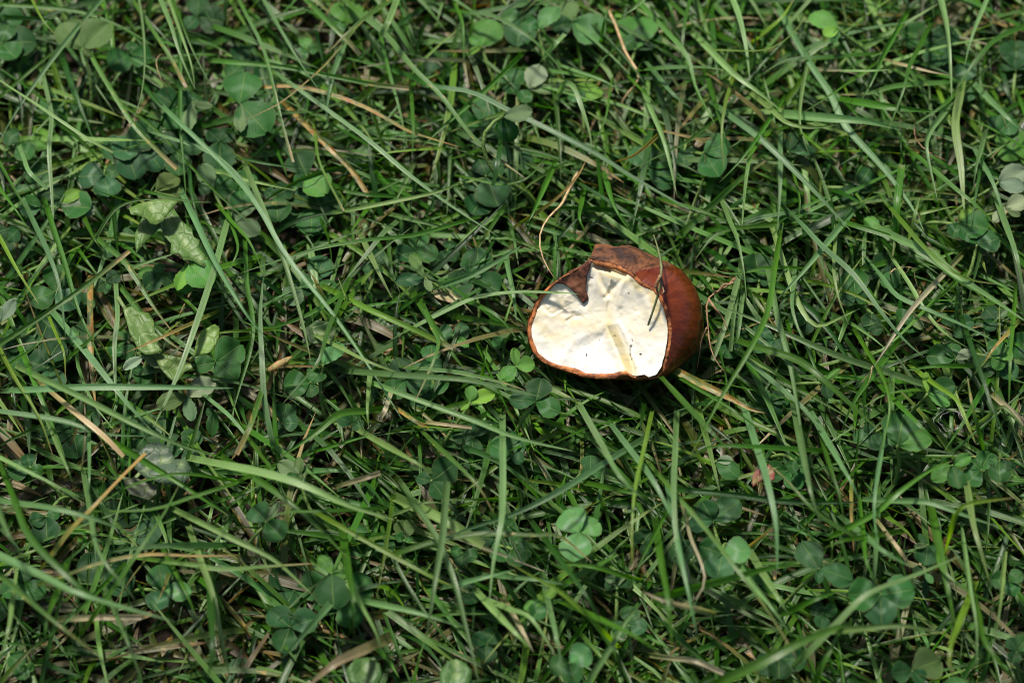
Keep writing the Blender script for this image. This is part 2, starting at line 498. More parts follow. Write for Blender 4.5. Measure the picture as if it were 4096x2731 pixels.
def flesh_w(x, y, t):
    w = rim_w(x, y) - 1.5 * (1 - t ** 2.2)
    # smooth scooped facet, lower left
    d, s = seg_dist(x, y, [(470, 1230), (520, 1110), (600, 995), (730, 925), (880, 880), (960, 1050), (1050, 1270)])
    ins = inside(x, y, [(470, 1230), (520, 1110), (600, 995), (730, 925), (880, 880), (960, 1050), (1050, 1270), (900, 1400), (500, 1400)])
    w = w - np.where(ins, .8 * sstep(0, 95, d) * np.exp(-d / 260.), 0)
    # step up to the right of the slanting strip
    dl, sl = seg_dist(x, y, [(905, 560), (885, 760), (880, 870), (1040, 1250), (1060, 1300)])
    right = np.where(sl < 0, dl, -dl)
    w = w + .95 * sstep(0, 75, right) - .25 * np.exp(-((right - 2) / 14.) ** 2)
    # crests and grooves running to the top
    for pl, amp, wd in (([(885, 860), (905, 760), (900, 680), (860, 610), (800, 520), (765, 370)], .3, 38),
                        ([(870, 640), (930, 570), (1010, 490)], -.32, 20), ([(905, 650), (945, 590), (985, 520)], .15, 22),
                        ([(800, 420), (850, 540), (900, 620)], -.45, 20), ([(1020, 500), (980, 620), (985, 700)], .25, 24),
                        ([(1090, 520), (1130, 640), (1140, 740)], -.28, 26), ([(1160, 600), (1210, 700), (1240, 830)], .25, 30),
                        ([(790, 380), (900, 405), (1030, 452)], -1.5, 24), ([(560, 830), (600, 800), (660, 790)], -.3, 14),
                        ([(1080, 1040), (1076, 1120), (1100, 1200), (1112, 1285)], -.7, 7), ([(980, 850), (1040, 960), (1120, 1200)], .25, 20),
                        ([(735, 560), (720, 640), (690, 700)], -.3, 30)):
        d, s = seg_dist(x, y, pl); w = w + amp * np.exp(-(d / wd) ** 2)
    # crumbled corner, upper left
    reg = sstep(0, 60, 700 - x) * sstep(0, 50, 800 + .05 * (x - 300) - y) * sstep(0, 40, x - 270)
    edge = 770 + 26 * np.sin(x / 31.) + 40 * fbm(x / 40., y / 40., 3)
    w = w - .35 * sstep(0, 26, edge - y) * sstep(0, 80, 690 - x)
    lump = fbm(x / 80., y / 60., 8, 3) * 1.6 + .5
    w = w + reg * (lump - .55) * .38
    w = w + .85 * fbm(x / 190., y / 190., 31) + .06 * fbm(x / 30., y / 30., 41)
    return w

def build_chestnut():
    base = nut(np.array(900.), np.array(800.), np.array(-13.)); base = np.array([base[0], base[1], .004])
    root = empty("chestnut", base)
    tag(root, "glossy brown chestnut broken open, showing white flesh, lying in the grass", "chestnut")
    NA, NR = 420, 110
    ang = np.linspace(-np.pi, np.pi, NA, endpoint=False)
    rin = radial(FLESH, ang); rin = rin - 11 * sstep(2.2, 2.6, np.where(ang < 0, ang + 2 * np.pi, ang)) * sstep(5.2, 4.9, np.where(ang < 0, ang + 2 * np.pi, ang)); rsil = np.maximum(radial(SILH, ang), rin + 14); rsil = rsil + 22 * fbm(ang * 14 + 40, ang * 0 + 3, 15) * sstep(.5, .7, ang) * sstep(2.0, 1.8, ang)
    rin = rin + 5 * (vnoise(ang * 18 + 50, ang * 0, 3) - .5)
    # flesh
    ts = (np.arange(1, NR + 1) / NR) ** .85
    R = ts[:, None] * rin[None, :]
    X = KC[0] + R * np.cos(ang)[None]; Y = KC[1] - R * np.sin(ang)[None]
    W = flesh_w(X, Y, np.repeat(ts[:, None], NA, 1))
    V = nut(X, Y, W).reshape(-1, 3)
    cpt = nut(np.array(KC[0]), np.array(KC[1]), flesh_w(np.array([KC[0]]), np.array([KC[1]]), np.array([0.]))[0])
    V = np.vstack([V, cpt[None]])
    F = [(NR * NA, i, (i + 1) % NA) for i in range(NA)]
    for k in range(NR - 1):
        for i in range(NA):
            j = (i + 1) % NA
            F.append((k * NA + i, (k + 1) * NA + i, (k + 1) * NA + j, k * NA + j))
    xf = np.append(X.ravel(), KC[0]); yf = np.append(Y.ravel(), KC[1])
    white = np.array([.73, .72, .67]); cream = np.array([.70, .58, .31]); pale = np.array([.82, .78, .62])
    y1 = np.zeros(len(xf))
    d, s = seg_dist(xf, yf, [(900, 870), (1000, 1050), (1085, 1290)]); y1 = np.maximum(y1, np.exp(-(d / 60) ** 2) * .9)
    d, s = seg_dist(xf, yf, [(890, 860), (900, 650), (850, 600), (780, 380)]); y1 = np.maximum(y1, np.exp(-(d / 60) ** 2) * .55)
    d, s = seg_dist(xf, yf, [(800, 400), (1000, 470), (1260, 620), (1300, 800)]); y1 = np.maximum(y1, np.exp(-(d / 55) ** 2) * .8)
    d, s = seg_dist(xf, yf, [(330, 740), (450, 790), (640, 830), (860, 850)]); y1 = np.maximum(y1, np.exp(-(d / 90) ** 2) * .6)
    d, s = seg_dist(xf, yf, [(300, 830), (430, 950), (560, 940)]); y1 = np.maximum(y1, np.exp(-(d / 70) ** 2) * .5)
    y1 = np.maximum(y1, .34 * (1 - sstep(880, 1000, yf - .12 * (xf - 880))) * (1 + fbm(xf / 130., yf / 130., 55)))
    y1 = np.clip(y1 * (1 + 1.2 * fbm(xf / 60., yf / 60., 77)), 0, 1)
    C = white + (cream - white) * y1[:, None]
    fl = mesh_obj("flesh", V, F, M['flesh'], root, base, True, None, {'tint': C})
    # torn edge: from the flesh up over the broken skin
    th = np.clip((rsil - rin) * .85, 13, 34)
    jag = 1.5 * fbm(ang * 9 + 60, ang * 0 + 2.3, 5, 5) + .7 * fbm(ang * 33 + 140, ang * 0 + 7.1, 6, 4)
    prof = [(-14, -1.0), (-3, -.1), (.10, .22), (.5, .34), (1.0, .12)]
    rows = []
    for q, (f, dz) in enumerate(prof):
        rr = rin + (f if f < 0 else 0) + (th * f if f > 0 else 0) + (jag * 11 if q in (1, 2, 3) else 0)
        x = KC[0] + rr * np.cos(ang); y = KC[1] - rr * np.sin(ang)
        rows.append(nut(x, y, rim_w(x, y) + dz + jag * (.5 if 0 < q < 4 else 0)))
    ringV = np.concatenate(rows); nr = len(prof)
    F = [(k * NA + i, (k + 1) * NA + i, (k + 1) * NA + (i + 1) % NA, k * NA + (i + 1) % NA) for k in range(nr - 1) for i in range(NA)]
    mesh_obj("torn_edge", ringV, F, M['rim'], root, base)
    # skin: dome from the torn edge over the widest outline to the underside
    r0 = rin + th * .97
    x0 = KC[0] + r0 * np.cos(ang); y0 = KC[1] - r0 * np.sin(ang); w0 = rim_w(x0, y0) + .10
    dr = np.maximum(rsil - r0, 2) * KMM
    drop = dr * 1.25 + .5
    rows = []; uvr = []; proj = []
    NF_, NB_ = 26, 18
    for k in range(NF_ + 1):
        ph = math.pi / 2 * k / NF_
        p0 = math.radians(28); ph = p0 + (math.pi / 2 - p0) * k / NF_
        r = r0 + (rsil - r0) * (math.sin(ph) - math.sin(p0)) / (1 - math.sin(p0)); w = w0 - drop * (math.cos(p0) - math.cos(ph)) / math.cos(p0)
        x = KC[0] + r * np.cos(ang); y = KC[1] - r * np.sin(ang)
        rows.append((x, y, w)); uvr.append(k / NF_)
    bx, by, bw = 940., 800., -13.5
    for k in range(1, NB_ + 1):
        ps = math.pi / 2 * k / NB_
        x = bx + (rows[NF_][0] - bx) * math.cos(ps); y = by + (rows[NF_][1] - by) * math.cos(ps)
        w = rows[NF_][2] + (bw - rows[NF_][2]) * math.sin(ps)
        rows.append((x, y, w)); uvr.append(1 + k / NB_)
    X = np.array([r[0] for r in rows]); Y = np.array([r[1] for r in rows]); W = np.array([r[2] for r in rows])
    a2 = np.cos(ang)[None] * 3; b2 = np.sin(ang)[None] * 3
    W = W + .25 * fbm(X / 260., Y / 260., 60)
    scar_m = inside(X + 26 * fbm(X / 40., Y / 40., 91), Y + 26 * fbm(X / 40., Y / 40., 95), SCAR) & (np.arange(len(rows))[:, None] <= NF_ + 2)
    scar_m = scar_m.astype(int)
    bumpy = np.where(scar_m > 0, 1.5 * fbm(X / 90., Y / 45., 70) + .7 * fbm(X / 22., Y / 12., 73), 0)
    V = nut(X, Y, W + bumpy).reshape(-1, 3)
    UVs = np.stack([np.repeat(np.array(uvr)[:, None], NA, 1).ravel(), np.repeat((np.abs(ang) / np.pi)[None] * 3, len(rows), 0).ravel()], 1)
    fs = []; fk = []
    for k in range(len(rows) - 1):
        for i in range(NA):
            j = (i + 1) % NA
            q = (k * NA + i, (k + 1) * NA + i, (k + 1) * NA + j, k * NA + j)
            (fs if (scar_m[k, i] + scar_m[k, j] + scar_m[k + 1, i] + scar_m[k + 1, j]) >= 2 else fk).append(q)
    for nm, ff, mt in (("skin", fk, M['skin']), ("scar", fs, M['scar'])):
        used = np.unique(np.array(ff)); mp = {int(u): n for n, u in enumerate(used)}
        o = mesh_obj(nm, V[used], [[mp[q] for q in f] for f in ff], mt, root, base, True, UVs[used])
        if nm == "scar": o['label'] = "rough dull tan scar on the top of the chestnut"
    # flap of skin folded into the face
    flap = [(432, 540), (470, 528), (520, 528), (580, 562), (625, 608), (660, 660), (690, 692), (716, 668), (726, 640), (712, 600), (708, 560),
            (714, 520), (712, 480), (728, 430), (742, 390), (752, 345), (742, 322), (700, 358), (640, 394), (560, 436), (480, 488)]
    fv, ff = poly_mesh(flap, 14)
    x = fv[:, 0]; y = fv[:, 1]
    d, s = seg_dist(x, y, [(432, 540), (560, 437), (742, 322)])
    t = np.clip(d / 260, 0, 1)
    r = np.hypot(x - KC[0], y - KC[1]); tt = np.clip(r / np.interp(np.arctan2(KC[1] - y, x - KC[0]), ang, rin), 0, 1)
    w = np.maximum(flesh_w(x, y, tt), rim_w(x, y) - 2.0) + .4 + .25 * np.sin(t * 2.6) + .5 * fbm(x / 50., y / 50., 12)
    w = w * (1 - np.exp(-d / 25)) + (rim_w(x, y) + .35) * np.exp(-d / 25)
    solid("skin_flap", nut(x, y, w), ff, .00035, M['flap'], root, base)
    # crack lining and specks of dirt lying on the flesh
    def bit(name, pts, rad, mat, lift):
        P = []
        for (x_, y_) in pts:
            r_ = math.hypot(x_ - KC[0], y_ - KC[1]); a_ = math.atan2(KC[1] - y_, x_ - KC[0])
            t_ = min(1, r_ / np.interp(a_, ang, rin))
            P.append(nut(np.array(float(x_)), np.array(float(y_)), flesh_w(np.array([float(x_)]), np.array([float(y_)]), np.array([t_]))[0] + lift))
        V_, F_ = tube(P, rad, 5, 8, .5)
        mesh_obj(name, V_, F_, mat, root, base)
    for p, r_ in ((((715, 1095), (718, 1128)), .00012), (((1148, 1102), (1168, 1100)), .00013), (((612, 1215), (640, 1240)), .00016),
                  (((414, 1166), (424, 1172)), .0001), (((1086, 975), (1092, 1000)), .00006), (((730, 470), (772, 476)), .00006),
                  (((936, 948), (956, 952)), .00006), (((470, 548), (476, 552)), .00010), (((820, 985), (824, 988)), .00008),
                  (((1055, 600), (1066, 606)), .00008)):
        bit("dirt_speck", p, (r_ * .5, r_, r_ * .4), M['speck'], .05)
    bit("crack", [(1080, 1045), (1078, 1110), (1094, 1180), (1106, 1240), (1112, 1275)], (.00004, .00016, .0001, .00012, .0001), M['crack'], -.02)
    return root

def poly_mesh(poly, step, smooth_iter=0):
    """fill an outline with small triangles: returns 2-D points and faces"""
    P = []
    n = len(poly)
    for i in range(n):
        a = np.array(poly[i], float); b = np.array(poly[(i + 1) % n], float)
        k = max(1, int(round(np.linalg.norm(b - a) / step)))
        for q in range(k): P.append(a + (b - a) * q / k)
    nb = len(P)
    B = np.array(P)
    x0, y0 = B.min(0); x1, y1 = B.max(0)
    gx, gy = np.meshgrid(np.arange(x0, x1, step), np.arange(y0, y1, step * .87))
    gx = gx + (np.arange(gx.shape[0]) % 2)[:, None] * step * .5
    gx = gx.ravel(); gy = gy.ravel()
    m = inside(gx, gy, [tuple(p) for p in B])
    gx = gx[m]; gy = gy[m]
    if len(gx):
        d = np.min(np.hypot(gx[:, None] - B[None, :, 0], gy[:, None] - B[None, :, 1]), 1)
        gx = gx[d > step * .5]; gy = gy[d > step * .5]
    allp = [Vector((p[0], p[1])) for p in B] + [Vector((a, b)) for a, b in zip(gx, gy)]
    vs, es, fs, *_ = delaunay_2d_cdt(allp, [(i, (i + 1) % nb) for i in range(nb)], [list(range(nb))], 1, 1e-6)
    return np.array([(v.x, v.y) for v in vs]), [list(f) for f in fs]

def solid(name, V, F, thick, mat, parent=None, origin=None, attrs=None, uv=None):
    """a sheet given real thickness"""
    V = np.asarray(V); nv = len(V)
    nrm = np.zeros_like(V)
    for f in F:
        a, b, c = V[f[0]], V[f[1]], V[f[2]]
        nn = np.cross(b - a, c - a)
        for q in f: nrm[q] += nn
    nrm = norm(nrm)
    if (nrm @ TOCAM).mean() < 0:
        nrm = -nrm; F = [f[::-1] for f in F]
    V2 = np.vstack([V, V - nrm * thick])
    edges = {}
    for f in F:
        for a, b in zip(f, f[1:] + f[:1]): edges[(a, b)] = edges.get((a, b), 0) + 1
    FF = list(F) + [[q + nv for q in f[::-1]] for f in F]
    for (a, b) in edges:
        if (b, a) not in edges: FF.append([b, a, a + nv, b + nv])
    if attrs: attrs = {k: np.concatenate([v, v]) for k, v in attrs.items()}
    if uv is not None: uv = np.concatenate([uv, uv])
    return mesh_obj(name, V2, FF, mat, parent, origin, True, uv, attrs)

chestnut = build_chestnut()

# the space the chestnut fills: no grass grows through it
NUT_MID = nut(np.array(950.), np.array(790.), np.array(-4.))
NUT_AX = np.array([.0175, .0138, .0098])
def in_nut(P, grow=1.0):
    d = np.asarray(P) - NUT_MID
    q = np.stack([d @ NUTR, d @ NUTU, d @ RAYC], -1) / (NUT_AX * grow)
    return (q ** 2).sum(-1) < 1

# ------------------------------------------------------------------ grass
TYPES = {  # base colour, tip colour, rust, how far the dry tip reaches
    'g': ((.050, .150, .010), (.078, .180, .018), .10, .03),
    'b': ((.108, .215, .076), (.145, .245, .105), .10, .02),
    'l': ((.168, .285, .092), (.210, .305, .120), .12, .03),
    'y': ((.125, .235, .022), (.205, .240, .042), .30, .08),
    'd': ((.020, .080, .009), (.028, .095, .014), .10, .02),
    'r': ((.070, .170, .028), (.200, .205, .075), .60, .11),
    't': ((.180, .190, .070), (.430, .350, .220), .46, .42),
    'o': ((.110, .165, .030), (.360, .230, .085), .62, .34),
    's': ((.130, .150, .042), (.240, .180, .080), .80, .10),
    'w': ((.230, .240, .080), (.600, .500, .330), .30, .50),
    'q': ((.140, .190, .036), (.600, .480, .300), .78, .22),
}
LOOK = {'g': "mid green grass blade", 'b': "blue-green grass blade", 'l': "pale green grass blade", 'y': "yellow-green grass blade",
        'd': "dark green grass blade", 'r': "green grass blade with rust-spotted dry tip", 't': "dry tan grass blade",
        'o': "dry orange-brown grass blade", 's': "withered brown grass blade with black specks", 'w': "straw-coloured grass blade", 'q': "yellow rust-spotted grass blade"}

def blade_mesh(P, width, typ, cut, roll, nseg, seed, across=5, jitter=0.10):
    """one blade along the curve P (base to tip)"""
    C, L = spline(P, nseg + 1)
    T = norm(np.gradient(C, axis=0))
    t = np.linspace(0, 1, nseg + 1)
    face = norm(TOCAM * .65 + np.array([0, 0, 1.]) * .35)
    S = norm(np.cross(T, face))
    Nn = np.cross(S, T)
    tw = roll + (vnoise(t * 3 + seed * 13.7, t * 0, 4) - .5) * .8
    S2 = S * np.cos(tw)[:, None] + Nn * np.sin(tw)[:, None]
    N2 = np.cross(S2, T)
    if cut: wp = np.where(t < .06, .75, 1.0) * (1 - .10 * t); wp[-1] *= .9
    else:
        wp = np.minimum(1, .62 + t * 2.2) * np.clip((1 - t) / .34, 0, 1) ** .62
        wp[-1] = .03
    wp = wp * (1 + jitter * (vnoise(t * 6 + seed * 3.1, t * 0 + 2, 9) - .5))
    hw = width * .5 * wp / max(.6, math.cos(roll))
    us = np.array([-1, -.5, 0, .5, 1.])
    keel = .42 + .5 * (random.random() - .5)
    V = []; UVs = []
    for k, u in enumerate(us):
        off = (abs(u) - .5) * keel
        V.append(C + S2 * (u * hw)[:, None] + N2 * (off * hw)[:, None])
        UVs.append(np.stack([np.full(nseg + 1, (u + 1) / 2), t * L / .004], 1))
    V = np.stack(V, 1).reshape(-1, 3); UVs = np.stack(UVs, 1).reshape(-1, 2)
    b, tp, rust, dry = TYPES[typ]
    var = 1 + .55 * (random.random() - .5); warm = 1 + .22 * (random.random() - .5)
    tipm = sstep(1 - dry * 1.6 - .02, 1 - dry * .15, t)
    colr = np.array(b)[None] * (1 - tipm)[:, None] + np.array(tp)[None] * tipm[:, None]
    if typ in 'rgy':
        e = sstep(1 - dry * .7, 1.0, t)[:, None] * (.85 if typ != 'g' else .4)
        colr = colr * (1 - e) + np.array([.42, .32, .20]) * e
    basec = sstep(.25, 0, t)[:, None] * .35
    colr = colr * (1 - basec) + np.array([.16, .22, .07]) * basec
    colr = colr * var * np.array([warm, 1.0, 2 - warm])
    ru = rust * (.35 + .65 * t) if typ in 'gry' else np.full_like(t, rust)
    tint = np.repeat(colr[:, None], across, 1).reshape(-1, 3)
    ru = np.repeat(ru[:, None], across, 1).ravel()
    n = len(V)
    F = [(i * across + k, i * across + k + 1, (i + 1) * across + k + 1, (i + 1) * across + k) for i in range(nseg) for k in range(across - 1)]
    sd = np.tile(np.array([[seed * 7.3 % 97, seed * 3.7 % 89, seed * 1.9 % 83]]), (n, 1))
    return V, F, UVs, tint, ru, sd

